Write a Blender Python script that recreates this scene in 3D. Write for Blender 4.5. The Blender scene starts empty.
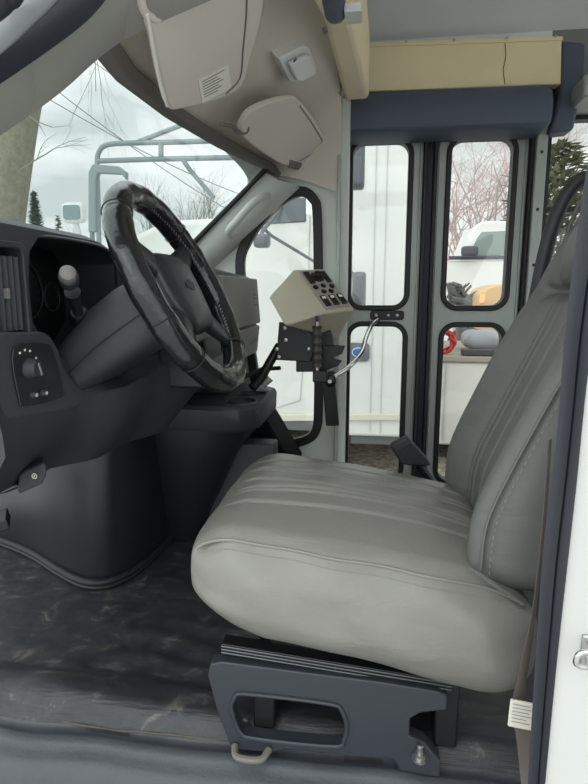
import bpy, bmesh, math, random
from mathutils import Vector, Matrix, noise
random.seed(7)
C = bpy.context.scene.collection
V = Vector
# ------------------------------------------------------------------ camera
F = 566.0; CAM = V((0, 0, .8)); YAW = math.radians(8); PIT = math.radians(10)
fwd = V((-math.sin(YAW)*math.cos(PIT), math.cos(YAW)*math.cos(PIT), -math.sin(PIT)))
rgt = V((math.cos(YAW), math.sin(YAW), 0)); upv = rgt.cross(fwd)
cd = bpy.data.cameras.new('camera'); cam = bpy.data.objects.new('camera', cd); C.objects.link(cam)
cd.sensor_fit = 'VERTICAL'; cd.sensor_height = 36; cd.lens = 36*F/784; cd.clip_start = .02
cam.matrix_world = Matrix.Translation(CAM) @ Matrix((rgt, upv, -fwd)).transposed().to_4x4()
bpy.context.scene.camera = cam
def ray(px, py): return fwd + rgt*((px-294)/F) + upv*((392-py)/F)
def P(px, py, Y): d = ray(px, py); return CAM + d*(Y/d.y)
def PX(px, py, X): d = ray(px, py); return CAM + d*(X/d.x)
def PZ(px, py, Z): d = ray(px, py); return CAM + d*((Z-CAM.z)/d.z)
def PP(px, py, p0, n): d = ray(px, py); return CAM + d*((p0-CAM).dot(n)/d.dot(n))
# ------------------------------------------------------------------ materials
def lin(c): return tuple(((v/255)/12.92 if v <= 10 else ((v/255+.055)/1.055)**2.4) for v in c)+(1,)
MATS = {}
def mat(name, col, rough=.5, metal=0, bump=0, bscale=200, var=0, vscale=6, col2=None, coat=0, spec=.5, stretch=None, bdist=.002):
    if name in MATS: return MATS[name]
    m = bpy.data.materials.new(name); m.use_nodes = True; nt = m.node_tree; b = nt.nodes['Principled BSDF']
    b.inputs['Base Color'].default_value = lin(col); b.inputs['Roughness'].default_value = rough
    b.inputs['Metallic'].default_value = metal; b.inputs['Specular IOR Level'].default_value = spec
    b.inputs['Coat Weight'].default_value = coat
    tc = nt.nodes.new('ShaderNodeTexCoord'); src = tc.outputs['Object']
    if stretch:
        mp = nt.nodes.new('ShaderNodeMapping'); mp.inputs['Scale'].default_value = stretch
        nt.links.new(src, mp.inputs['Vector']); src = mp.outputs['Vector']
    if var or col2:
        n = nt.nodes.new('ShaderNodeTexNoise'); n.inputs['Scale'].default_value = vscale; n.inputs['Detail'].default_value = 6
        n.inputs['Roughness'].default_value = .65
        nt.links.new(src, n.inputs['Vector'])
        r = nt.nodes.new('ShaderNodeValToRGB'); r.color_ramp.elements[0].position = .38; r.color_ramp.elements[1].position = .68
        c0 = lin(col); c1 = lin(col2) if col2 else tuple(min(1, v*(1+var)) for v in c0[:3])+(1,)
        r.color_ramp.elements[0].color = c0; r.color_ramp.elements[1].color = c1
        nt.links.new(n.outputs['Fac'], r.inputs['Fac']); nt.links.new(r.outputs['Color'], b.inputs['Base Color'])
    if bump:
        n2 = nt.nodes.new('ShaderNodeTexNoise'); n2.inputs['Scale'].default_value = bscale; n2.inputs['Detail'].default_value = 3
        nt.links.new(src, n2.inputs['Vector'])
        bp = nt.nodes.new('ShaderNodeBump'); bp.inputs['Strength'].default_value = bump; bp.inputs['Distance'].default_value = bdist
        nt.links.new(n2.outputs['Fac'], bp.inputs['Height']); nt.links.new(bp.outputs['Normal'], b.inputs['Normal'])
    if 'leather' in name and bump and 'wrap' not in name and 'seam' not in name:
        n4 = nt.nodes.new('ShaderNodeTexNoise'); n4.inputs['Scale'].default_value = 11; n4.inputs['Detail'].default_value = 4; n4.inputs['Distortion'].default_value = 1.2
        mp4 = nt.nodes.new('ShaderNodeMapping'); mp4.inputs['Scale'].default_value = (.5, .9, 1.6); nt.links.new(tc.outputs['Object'], mp4.inputs['Vector']); nt.links.new(mp4.outputs['Vector'], n4.inputs['Vector'])
        bp4 = nt.nodes.new('ShaderNodeBump'); bp4.inputs['Strength'].default_value = .28; bp4.inputs['Distance'].default_value = .012
        nt.links.new(n4.outputs['Fac'], bp4.inputs['Height']); nt.links.new(bp.outputs['Normal'], bp4.inputs['Normal']); nt.links.new(bp4.outputs['Normal'], b.inputs['Normal'])
    MATS[name] = m; return m
def glass_mat(name, tint):
    m = bpy.data.materials.new(name); m.use_nodes = True; nt = m.node_tree; nt.nodes.clear()
    o = nt.nodes.new('ShaderNodeOutputMaterial'); t = nt.nodes.new('ShaderNodeBsdfTransparent'); t.inputs['Color'].default_value = tint+(1,)
    g = nt.nodes.new('ShaderNodeBsdfGlossy'); g.inputs['Roughness'].default_value = .03
    mx = nt.nodes.new('ShaderNodeMixShader'); lw = nt.nodes.new('ShaderNodeLayerWeight'); lw.inputs['Blend'].default_value = .5
    pw = nt.nodes.new('ShaderNodeMath'); pw.operation = 'POWER'; pw.inputs[1].default_value = 5; nt.links.new(lw.outputs['Facing'], pw.inputs[0])
    fr = nt.nodes.new('ShaderNodeMath'); fr.operation = 'MULTIPLY_ADD'; fr.inputs[1].default_value = .7; fr.inputs[2].default_value = .03; nt.links.new(pw.outputs[0], fr.inputs[0])
    nt.links.new(fr.outputs[0], mx.inputs['Fac']); nt.links.new(t.outputs[0], mx.inputs[1]); nt.links.new(g.outputs[0], mx.inputs[2])
    nt.links.new(mx.outputs[0], o.inputs['Surface']); return m
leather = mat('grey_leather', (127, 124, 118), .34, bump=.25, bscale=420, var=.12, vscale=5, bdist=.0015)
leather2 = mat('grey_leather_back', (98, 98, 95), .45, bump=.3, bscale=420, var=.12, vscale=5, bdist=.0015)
seam_m = mat('leather_seam', (120, 118, 112), .5)
thread = mat('pale_thread', (138, 135, 128), .7)
darkpl = mat('charcoal_plastic', (48, 50, 54), .5, bump=.25, bscale=500)
darkpl2 = mat('black_grey_plastic', (34, 36, 40), .30, spec=.6, bump=.25, bscale=500)
dashm = mat('dash_plastic', (54, 55, 58), .5, bump=.25, bscale=500)
dashgrey = mat('dash_grey_plastic', (124, 120, 115), .55, bump=.2, bscale=400)
black = mat('black_plastic', (16, 17, 19), .4)
rubber = mat('black_rubber', (24, 26, 30), .55)
gasket = mat('window_gasket', (14, 15, 17), .5)
wrap = mat('black_leather_wrap', (26, 26, 28), .2, bump=.45, bscale=70, bdist=.003, coat=.3)
headm = mat('taupe_headliner', (204, 196, 184), .9, bump=.25, bscale=600, var=.06)
visorm = mat('taupe_vinyl', (208, 200, 190), .75, bump=.15, bscale=500)
headdark = mat('header_dark_trim', (110, 105, 100), .8)
trimg = mat('pillar_trim', (150, 148, 142), .7, bump=.15, bscale=500)
paintg = mat('grey_paint', (140, 143, 146), .3)
sealblue = mat('door_seal_rubber', (48, 51, 58), .5, bump=.15, bscale=80)
white = mat('white_paint', (192, 192, 187), .35, var=.02)
white2 = mat('white_truck_paint', (214, 214, 210), .35, var=.03, vscale=3)
cream = mat('cream_fibreglass', (236, 218, 182), .5, bump=.2, bscale=90, var=.06)
beige = mat('beige_panel', (226, 210, 170), .6, var=.05)
navy = mat('navy_vinyl', (74, 82, 96), .55, bump=.35, bscale=300)
alum = mat('door_aluminium', (160, 164, 160), .4, metal=.25, var=.06, vscale=12)
steel = mat('steel', (170, 170, 168), .3, metal=.9)
chrome = mat('bright_steel', (210, 210, 205), .15, metal=1)
blacksteel = mat('black_steel', (26, 27, 29), .4, metal=.3)
boxm = mat('control_box_beige', (176, 168, 150), .6, bump=.2, bscale=200)
boxf = mat('control_face_grey', (150, 144, 134), .6)
ceilm = mat('ceiling_vinyl', (230, 231, 232), .6, var=.03)
tagm = mat('white_tag', (228, 224, 212), .8)
webm = mat('taupe_webbing', (120, 110, 102), .7, bump=.4, bscale=500)
inkm = mat('ink', (70, 66, 60), .8)
whitepl = mat('white_plastic', (216, 218, 218), .4)
dirt = mat('dirt', (92, 87, 78), .95, bump=.4, bscale=200)
# ------------------------------------------------------------------ helpers
def build(name, bm, m, parent=None, smooth=True, label=None, sub=0, bevel=0, bseg=2, ang=40, kind=None, weld=False):
    if weld: bmesh.ops.remove_doubles(bm, verts=bm.verts, dist=1e-5)
    bmesh.ops.recalc_face_normals(bm, faces=bm.faces)
    me = bpy.data.meshes.new(name); bm.to_mesh(me); bm.free()
    for mm in (m if isinstance(m, (list, tuple)) else [m]): me.materials.append(mm)
    o = bpy.data.objects.new(name, me); C.objects.link(o)
    if parent is not None:
        o.parent = parent; o.location = -V(parent.get('_o', (0, 0, 0)))
    if bevel:
        b = o.modifiers.new('b', 'BEVEL'); b.width = bevel; b.segments = bseg; b.limit_method = 'ANGLE'; b.angle_limit = math.radians(35)
    if sub:
        s = o.modifiers.new('s', 'SUBSURF'); s.levels = sub; s.render_levels = sub
    if smooth:
        for p in me.polygons: p.use_smooth = True
        me.set_sharp_from_angle(angle=math.radians(ang)) if not sub else None
    if label: o['label'] = label
    if kind: o['kind'] = kind
    return o
EMP = []
def thing(name, label, cat, loc=(0, 0, 0), group=None):
    o = bpy.data.objects.new(name, None); C.objects.link(o); o.location = loc; o.empty_display_size = .02
    o['_o'] = list(loc); o['label'] = label; o['category'] = cat
    if group: o['group'] = group
    EMP.append(o); return o
def tag(o, label, cat, group=None, kind=None):
    o['label'] = label; o['category'] = cat
    if group: o['group'] = group
    if kind: o['kind'] = kind
    return o
def struct(name, bm, m, parent=None, **k):
    o = build(name, bm, m, parent, **k)
    if parent is None: o['kind'] = 'structure'
    return o
def cut(o, cutters):
    bpy.context.view_layer.update()
    tmp = []
    for bm in cutters:
        bmesh.ops.recalc_face_normals(bm, faces=bm.faces)
        me = bpy.data.meshes.new('t'); bm.to_mesh(me); bm.free(); c = bpy.data.objects.new('t', me); C.objects.link(c)
        if o.parent: c.location = (0, 0, 0)
        md = o.modifiers.new('c', 'BOOLEAN'); md.object = c; md.operation = 'DIFFERENCE'; md.solver = 'EXACT'; tmp.append(c)
    bpy.context.view_layer.update()
    dg = bpy.context.evaluated_depsgraph_get(); me = bpy.data.meshes.new_from_object(o.evaluated_get(dg))
    o.modifiers.clear(); o.data = me
    for p in me.polygons: p.use_smooth = True
    me.set_sharp_from_angle(angle=math.radians(40))
    for c in tmp: bpy.data.objects.remove(c)
    return o
def bev(o, w, seg=2):
    b = o.modifiers.new('b', 'BEVEL'); b.width = w; b.segments = seg; b.limit_method = 'ANGLE'; b.angle_limit = math.radians(50); return o
def B(): return bmesh.new()
def box(bm, lo, hi):
    vs = [bm.verts.new((x, y, z)) for x in (lo[0], hi[0]) for y in (lo[1], hi[1]) for z in (lo[2], hi[2])]
    for f in ((0, 1, 3, 2), (4, 6, 7, 5), (0, 4, 5, 1), (2, 3, 7, 6), (0, 2, 6, 4), (1, 5, 7, 3)): bm.faces.new([vs[i] for i in f])
    return bm
def prism(bm, pts, off):
    off = V(off); a = [bm.verts.new(p) for p in pts]; b = [bm.verts.new(V(p)+off) for p in pts]; n = len(a)
    bm.faces.new(a); bm.faces.new(b[::-1])
    for i in range(n): bm.faces.new((a[i], b[i], b[(i+1) % n], a[(i+1) % n]))
    return bm
def tube(bm, path, r, n=10, closed=False, cap=True):
    path = [V(p) for p in path]; N = len(path); rings = []
    rs = r if isinstance(r, (list, tuple)) else [r]*N
    up = V((.13, .21, 1)).normalized(); prev = None
    for i, p in enumerate(path):
        if closed: t = path[(i+1) % N]-path[i-1]
        else: t = path[min(i+1, N-1)]-path[max(i-1, 0)]
        if t.length < 1e-9: t = V((0, 0, 1))
        t.normalize()
        if prev is None: a = t.cross(up); a = a.normalized() if a.length > .05 else t.cross(V((1, 0, 0))).normalized()
        else: a = (prev - t*prev.dot(t)).normalized()
        prev = a; b = t.cross(a)
        rings.append([bm.verts.new(p+(a*math.cos(2*math.pi*k/n)+b*math.sin(2*math.pi*k/n))*rs[i]) for k in range(n)])
    for i in range(N if closed else N-1):
        A, Bq = rings[i], rings[(i+1) % N]
        if i == N-1:      # best twist match
            s = min(range(n), key=lambda s: (A[0].co-Bq[s].co).length); Bq = Bq[s:]+Bq[:s]
        for k in range(n): bm.faces.new((A[k], A[(k+1) % n], Bq[(k+1) % n], Bq[k]))
    if not closed and cap: bm.faces.new(rings[0]); bm.faces.new(rings[-1][::-1])
    return bm
def cyl(bm, p0, p1, r0, r1=None, n=20): return tube(bm, [p0, p1], [r0, r1 if r1 is not None else r0], n)
def lathe(bm, o, ax, prof, n=24):
    o = V(o); ax = V(ax).normalized(); return tube(bm, [o+ax*h+ax*1e-6*i for i, (h, r) in enumerate(prof)], [max(r, 1e-4) for h, r in prof], n)
def catmull(pts, closed=False, k=6):
    pts = [V(p) for p in pts]; N = len(pts); out = []
    for i in range(N if closed else N-1):
        p1, p2 = pts[i], pts[(i+1) % N]
        p0 = pts[i-1] if (closed or i > 0) else p1*2-p2
        p3 = pts[(i+2) % N] if (closed or i+2 < N) else p2*2-p1
        for j in range(k):
            t = j/k; out.append(.5*((2*p1)+(-p0+p2)*t+(2*p0-5*p1+4*p2-p3)*t*t+(-p0+3*p1-3*p2+p3)*t**3))
    if not closed: out.append(pts[-1])
    return out
def resample(pts, n, closed=True):
    pts = list(pts)+([pts[0]] if closed else []); L = [0]
    for a, b in zip(pts, pts[1:]): L.append(L[-1]+(b-a).length)
    out = []; j = 0
    for i in range(n):
        s = L[-1]*i/(n if closed else n-1)
        while j < len(L)-2 and L[j+1] < s: j += 1
        d = L[j+1]-L[j]; out.append(pts[j].lerp(pts[j+1], (s-L[j])/d if d > 0 else 0))
    return out
def rrect(a0, b0, a1, b1, r, k=6):
    out = []
    for (cx, cy, s) in ((a1-r, b1-r, 0), (a0+r, b1-r, 1), (a0+r, b0+r, 2), (a1-r, b0+r, 3)):
        for j in range(k+1):
            t = (s+j/k)*math.pi/2; out.append((cx+r*math.cos(t), cy+r*math.sin(t)))
    return out
def ring(bm, outer, inner, off):
    off = V(off); n = len(outer); L = [[bm.verts.new(V(p)+o) for p in lp] for lp, o in ((outer, V()), (inner, V()), (inner, off), (outer, off))]
    for a in range(4):
        A, Bq = L[a], L[(a+1) % 4]
        for i in range(n): bm.faces.new((A[i], A[(i+1) % n], Bq[(i+1) % n], Bq[i]))
    return bm
def inset(loop, d):
    c = sum(loop, V())/len(loop); n = len(loop); out = []
    for i in range(n):
        t = (loop[(i+1) % n]-loop[i-1]).normalized(); nn = V((-t.z, 0, t.x))
        if nn.dot(c-loop[i]) < 0: nn = -nn
        out.append(loop[i]+nn*d)
    return out
def rbox(h, r, n, deform):
    """rounded box: half sizes h, edge radius r, n cuts; deform(local)->world"""
    bm = B(); cache = {}
    def vert(i, j, k):
        key = (i, j, k)
        if key not in cache:
            q = V([ (2*a/m-1) for a, m in zip(key, n)])
            q = V([ (s/abs(s) if s else 0)*(1-(1-abs(s))**1.0) for s in q])
            p = V([q[a]*h[a] for a in range(3)]); inn = V([max(-(h[a]-r[a]), min(h[a]-r[a], p[a])) for a in range(3)])
            d = V([(p[a]-inn[a])/r[a] for a in range(3)]); m2 = max(abs(x) for x in d)
            if m2 > 0 and d.length > 0: d = d.normalized()*m2
            p = V([inn[a]+d[a]*r[a] for a in range(3)])
            cache[key] = bm.verts.new(deform(p))
        return cache[key]
    for ax in range(3):
        o = [a for a in range(3) if a != ax]
        for side in (0, n[ax]):
            for i in range(n[o[0]]):
                for j in range(n[o[1]]):
                    q = []
                    for di, dj in ((0, 0), (1, 0), (1, 1), (0, 1)):
                        k = [0, 0, 0]; k[ax] = side; k[o[0]] = i+di; k[o[1]] = j+dj; q.append(vert(*k))
                    bm.faces.new(q)
    return bm
def loft(bm, sections, cap=True, closed=True):
    R = [[bm.verts.new(p) for p in s] for s in sections]; n = len(R[0])
    for A, Bq in zip(R, R[1:]):
        for k in range(n if closed else n-1): bm.faces.new((A[k], A[(k+1) % n], Bq[(k+1) % n], Bq[k]))
    if cap: bm.faces.new(R[0]); bm.faces.new(R[-1][::-1])
    return bm
def sheet(fn, nu, nv, thick):
    """solid sheet: fn(u,v)->(point), thickened by vector thick(u,v)"""
    bm = B(); T = [[bm.verts.new(fn(i/nu, j/nv)) for j in range(nv+1)] for i in range(nu+1)]
    U = [[bm.verts.new(V(fn(i/nu, j/nv))+V(thick)) for j in range(nv+1)] for i in range(nu+1)]
    for i in range(nu):
        for j in range(nv):
            bm.faces.new((T[i][j], T[i+1][j], T[i+1][j+1], T[i][j+1])); bm.faces.new((U[i][j], U[i][j+1], U[i+1][j+1], U[i+1][j]))
    for i in range(nu):
        for j in (0, nv): bm.faces.new((T[i][j], T[i+1][j], U[i+1][j], U[i][j]))
    for j in range(nv):
        for i in (0, nu): bm.faces.new((T[i][j], T[i][j+1], U[i][j+1], U[i][j]))
    return bm
def lerp(a, b, t): return a+(b-a)*t
def interp(x, tab):
    if x <= tab[0][0]: return tab[0][1]
    for (a, va), (b, vb) in zip(tab, tab[1:]):
        if x <= b: t = (x-a)/(b-a); t = t*t*(3-2*t); return lerp(va, vb, t)
    return tab[-1][1]
def text(name, s, size, loc, xdir, ydir, m, parent, ext=.0004):
    cu = bpy.data.curves.new(name, 'FONT'); cu.body = s; cu.size = size; cu.extrude = ext; cu.align_x = 'CENTER'; cu.align_y = 'CENTER'
    t = bpy.data.objects.new(name, cu); C.objects.link(t); bpy.context.view_layer.update()
    me = bpy.data.meshes.new_from_object(t); bpy.data.objects.remove(t)
    x = V(xdir).normalized(); y = (V(ydir)-x*V(ydir).dot(x)).normalized(); z = x.cross(y)
    M = Matrix((x, y, z)).transposed().to_4x4(); M.translation = V(loc); me.transform(M); me.materials.clear(); me.materials.append(m)
    o = bpy.data.objects.new(name, me); C.objects.link(o)
    if parent is not None: o.parent = parent; o.location = -V(parent.get('_o', (0, 0, 0)))
    return o

# =================================================================== SETTING: bus shell
# floor (rubber mat heightfield)
floorm = bpy.data.materials.new('worn_rubber_floor'); floorm.use_nodes = True
nt = floorm.node_tree; bs = nt.nodes['Principled BSDF']; tc = nt.nodes.new('ShaderNodeTexCoord')
n1 = nt.nodes.new('ShaderNodeTexNoise'); n1.inputs['Scale'].default_value = 13; n1.inputs['Detail'].default_value = 9; n1.inputs['Roughness'].default_value = .72; n1.inputs['Distortion'].default_value = .7
mp = nt.nodes.new('ShaderNodeMapping'); mp.inputs['Scale'].default_value = (1, 1.3, 1)
nt.links.new(tc.outputs['Object'], mp.inputs['Vector']); nt.links.new(mp.outputs['Vector'], n1.inputs['Vector'])
r1 = nt.nodes.new('ShaderNodeValToRGB'); e = r1.color_ramp.elements; e[0].position = .40; e[0].color = lin((40, 42, 46)); e[1].position = .78; e[1].color = lin((126, 121, 110))
e2 = e.new(.56); e2.color = lin((54, 55, 57))
nt.links.new(n1.outputs['Fac'], r1.inputs['Fac']); nt.links.new(r1.outputs['Color'], bs.inputs['Base Color'])
r2 = nt.nodes.new('ShaderNodeValToRGB'); r2.color_ramp.elements[0].color = (.32,)*3+(1,); r2.color_ramp.elements[1].color = (.6,)*3+(1,)
nt.links.new(n1.outputs['Fac'], r2.inputs['Fac']); nt.links.new(r2.outputs['Color'], bs.inputs['Roughness'])
n3 = nt.nodes.new('ShaderNodeTexNoise'); n3.inputs['Scale'].default_value = 60; n3.inputs['Detail'].default_value = 5
bp = nt.nodes.new('ShaderNodeBump'); bp.inputs['Strength'].default_value = .5; bp.inputs['Distance'].default_value = .004
nt.links.new(n3.outputs['Fac'], bp.inputs['Height']); nt.links.new(bp.outputs['Normal'], bs.inputs['Normal'])
def fz(x, y):
    z = interp(y, [(.55, -.14), (.76, -.11), (.835, -.03), (.86, -.012), (.875, -.02), (.893, -.014)])
    if y >= .893: z = interp(y, [(.893, .004), (.92, .022), (.965, .018), (1.03, 0), (2.4, 0)])
    z += .022*math.exp(-((x+.62)/.10)**2)*math.exp(-((y-.95)/.05)**2)
    w = math.exp(-((y-1.12)/.12)**2)*math.exp(-((x+.33)/.22)**2)
    z += .006*w*math.sin(80*(y+.25*x)+2*noise.noise(V((x*6, y*6, 0))))
    z += .004*noise.noise(V((x*9, y*9, 3)))
    return z
NX, NY = 130, 150
ys = [.55+ (2.3-.55)*(j/NY)**1.5 for j in range(NY+1)]
bm = B(); G = [[bm.verts.new((-1.35+2.9*i/NX, y+ .018*noise.noise(V((i*.14, 0, 0))) - .03*max(0, min(1, (-1.35+2.9*i/NX+.62)/.3))*(.55 < y < 1.2)*0, fz(-1.35+2.9*i/NX, y))) for y in ys] for i in range(NX+1)]
D = [[bm.verts.new((-1.35+2.9*i/NX, y, -.25)) for y in (.55, 2.34)] for i in (0, NX)]
for i in range(NX):
    for j in range(NY): bm.faces.new((G[i][j], G[i+1][j], G[i+1][j+1], G[i][j+1]))
bm.faces.new((D[0][0], D[0][1], D[1][1], D[1][0]))
fo = struct('floor', bm, [floorm, mat('sill_rubber', (62, 65, 70), .42, bump=.3, bscale=160, var=.25, vscale=9)], ang=60)
for p_ in fo.data.polygons:
    if p_.center.y < .884: p_.material_index = 1
# dirty lip along the mat edge
bm = B(); pts = [V((x, .886+.004*noise.noise(V((x*20, 0, 0))), -.013+.002*math.sin(31*x))) for x in [-.95+.014*i for i in range(50)]]
tube(bm, pts, [.0012+.0022*random.random() for _ in pts], 6)
tag(build('dirt_ridge', bm, dirt), 'line of sandy dirt caught along the floor mat edge by the sill', 'dirt', kind='stuff')

# right wall (cab side) with quarter window
YW = 2.10
ql = [(322, 215), (317, 196), (303, 187), (284, 193), (262, 212), (244, 238), (236, 266), (244, 330), (254, 395), (264, 432), (282, 446), (306, 444), (320, 432), (323, 400), (323, 300)]
Q = [P(a, b, YW) for a, b in ql]
Qs = resample(catmull(Q, True, 8), 96)
bm = B()
prism(bm, [V((-1.3, YW, -.1)), V((-.135, YW, -.1)), V((-.100, YW, .0)), V((-.100, YW, 1.46)), V((-.55, YW, 1.42)), V((-.40, YW, 1.215)), V((-.60, YW, 1.03)), V((-1.0, YW, .70)), V((-1.3, YW, .6))], (0, .06, 0))
w = struct('wall_right', bm, mat('cab_side_paint', (206, 210, 202), .5, var=.04))
cb = B(); prism(cb, [p-V((0, .02, 0)) for p in inset(Qs, .008)], (0, .12, 0)); cut(w, [cb])
bm = B(); ring(bm, [p-V((0, .018, 0)) for p in Qs], [p-V((0, .018, 0)) for p in inset(Qs, .033)], (0, .035, 0))
win = struct('window_2', bm, gasket, bevel=.004)
glass_c = glass_mat('clear_glass', (.955, .96, .95)); glass_w = glass_mat('windscreen_glass', (.94, .965, .955))
bm = B(); prism(bm, [p+V((0, .005, 0)) for p in inset(Qs, .012)], (0, .005, 0)); build('pane', bm, glass_c, win)
# post front of the entry door: grey steel with riveted aluminium strip
bm = B(); box(bm, (-.140, 2.07, -.1), (-.126, 2.34, 1.5)); o = struct('trim_1', bm, alum, bevel=.003)
for k in range(9):
    bm = B(); z = .2+k*.14; lathe(bm, (-.133, 2.071, z), (0, -1, 0), [(0, .005), (.002, .004), (.003, .001)], 10); build('rivet', bm, steel, o)
# entry door leaves (bifold)
YD = 2.32
def leaf(name, x0, x1, wx0, wx1, label):
    bm = B(); box(bm, (x0, YD, -.3), (x1, YD+.035, 1.42)); d = struct(name, bm, alum)
    wins = []
    for (z0, z1) in ((.738, 1.372), (.02, .674)):
        c = B(); prism(c, [V((a, YD-.05, b)) for a, b in rrect(wx0+.004, z0+.004, wx1-.004, z1-.004, .05)], (0, .15, 0)); wins.append(c)
    cut(d, wins)
    for (z0, z1) in ((.738, 1.372), (.02, .674)):
        bm = B(); o = [V((a, YD-.014, b)) for a, b in rrect(wx0-.010, z0-.010, wx1+.010, z1+.010, .066, 8)]; i = [V((a, YD-.014, b)) for a, b in rrect(wx0+.010, z0+.010, wx1-.010, z1-.010, .046, 8)]
        ring(bm, o, i, (0, .06, 0)); g = build('window_gasket', bm, gasket, d, bevel=.004)
        bm = B(); prism(bm, [V((a, YD+.012, b)) for a, b in rrect(wx0, z0, wx1, z1, .055)], (0, .006, 0)); build('pane', bm, glass_c, g)
    # raised stile ribs
    for x in (x0+.004, x1-.012):
        bm = B(); box(bm, (x, YD-.008, -.28), (x+.008, YD, 1.41)); build('edge_rib', bm, alum, d, bevel=.002)
    return d
d1 = leaf('door_1', -.125, .170, -.104, .126, '')
d2 = leaf('door_2', .225, .552, .266, .506, '')
for x0, x1 in ((.171, .187), (.209, .224)):
    bm = B(); box(bm, (x0, YD-.02, -.3), (x1, YD+.05, 1.42)); struct('trim_%d' % (2 if x0 < .19 else 3), bm, rubber, bevel=.004)
bm = B(); box(bm, (.1875, YD+.012, -.3), (.2085, YD+.03, 1.42)); struct('trim_4', bm, mat('bluish_rubber', (40, 46, 60), .5))
bm = B(); box(bm, (.553, YD-.03, -.3), (.566, YD+.05, 1.42)); struct('trim_5', bm, rubber, bevel=.003)
bm = B(); box(bm, (.567, YD-.05, -.3), (.606, YD+.06, 1.50)); o = struct('trim_6', bm, alum, bevel=.004)
for k in range(6):
    bm = B(); lathe(bm, (.586, YD-.05, .30+.2*k), (0, -1, 0), [(0, .006), (.002, .005), (.003, .001)], 10); build('rivet', bm, blacksteel, o)
# latch bracket plate on the mid rail of the front leaf
bracket_c = P(390, 318, YD)
# rear side wall with window
bm = B(); box(bm, (.6065, YD, -.25), (1.7, YD+.05, 1.85)); w = struct('wall_right_rear', bm, mat('body_panel', (122, 126, 124), .5)); w.name = 'wall_rear_side'
c = B(); box(c, (.622, YD-.1, .62), (1.55, YD+.2, 1.42)); cut(w, [c])
bm = B(); o = [V((a, YD-.012, b)) for a, b in rrect(.612, .61, 1.56, 1.43, .03)]; i = [V((a, YD-.012, b)) for a, b in rrect(.628, .625, 1.545, 1.415, .03)]
ring(bm, o, i, (0, .05, 0)); win = struct('window_3', bm, gasket)
bm = B(); box(bm, (.625, YD-.005, 1.095), (1.55, YD+.03, 1.115)); build('mullion', bm, gasket, win)
bm = B(); box(bm, (.618, YD+.012, .62), (1.555, YD+.018, 1.42)); build('pane', bm, glass_c, win)
# wall above the entry door, ceiling of the passenger body
bm = B(); box(bm, (-.135, YD-.0, 1.421), (.606, YD+.06, 1.86)); struct('wall_over_door', bm, ceilm)
def cf(u, v):
    x = lerp(-.12, 1.7, u); y = lerp(.30, 2.36, v); t = abs(2*v-1); return V((x, y, 1.80-.10*t**6))
struct('ceiling', sheet(cf, 4, 30, (0, 0, .05)), ceilm)
# cab roof skin above the headliner
def rf(u, v):
    y = lerp(.70, 2.18, u); t = abs(2*u-1); x = lerp(-.46, -.10, v); return V((x, y, lerp(1.22, 1.56, v**.7)-.06*t**8))
struct('ceiling_cab_roof', sheet(rf, 24, 8, (0, 0, .02)), white)
bm = B(); box(bm, (-.14, .70, 1.50), (-.10, 2.36, 1.84)); struct('wall_cap', bm, white)
# beige panel, navy pads over door
bm = B()
a, b_, c_, d_ = P(364, 45, 2.22), P(562, 38, 2.22), P(561, 84, 2.22), P(364, 92, 2.22)
prism(bm, [a, b_, c_, d_], (0, .05, 0)); o = build('door_header_panel', bm, beige, bevel=.004)
tag(o, 'beige flat panel under the ceiling above the folding entry door', 'panel')
p2 = o
bm = B(); prism(bm, [P(364, 43, 2.215), P(563, 36, 2.215), P(563, 40, 2.215), P(364, 47, 2.215)], (0, .008, 0)); build('edge_strip', bm, beige, p2, bevel=.001)
for px in (406, 454, 507, 556):
    bm = B(); q = P(px, 43-(px-364)*.036, 2.213); lathe(bm, q, (0, -1, 0), [(0, .005), (.003, .004), (.004, .001)], 10); build('screw', bm, steel, p2)
bm = B(); tube(bm, [P(505, 43, 2.219), P(506, 56, 2.219), P(503, 70, 2.219), P(505, 84, 2.219)], .0012, 6); build('panel_joint', bm, inkm, p2)
bm = B()
sec = []
for x in (-.115, .0, .2, .4, .565, .582):
    k = 1 if x < .57 else .8
    sec.append([V((x, 2.20+dy, 1.42+dz*.82*k)) for dy, dz in ((-.02, -.080), (-.045, -.068), (-.055, 0), (-.045, .06), (-.02, .095), (.10, .095), (.10, -.085))])
loft(bm, sec); o = build('header_pad', bm, navy, bevel=.008); tag(o, 'long navy blue padded header roll above the entry door windows', 'pad')
bm = B(); prism(bm, [P(562, 40, 2.23), P(586, 42, 2.23), P(584, 80, 2.23), P(574, 130, 2.23), P(549, 133, 2.23), P(560, 95, 2.23)], (0, .09, 0))
tag(build('corner_pad', bm, navy, bevel=.012), 'navy blue corner pad at the rear end of the header roll', 'pad')
bm = B(); box(bm, (.66, 2.10, 1.43), (1.7, 2.32, 1.50)); tag(build('window_rail', bm, alum, bevel=.01), 'grey metal rail over the rear side window', 'rail')
# left wall of body (camera side), behind the door opening, with window openings
def pillar_x(z): return interp(z, [(-.4, .275), (.2, .30), (.6, .33), (.9, .345), (1.3, .33)])
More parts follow.
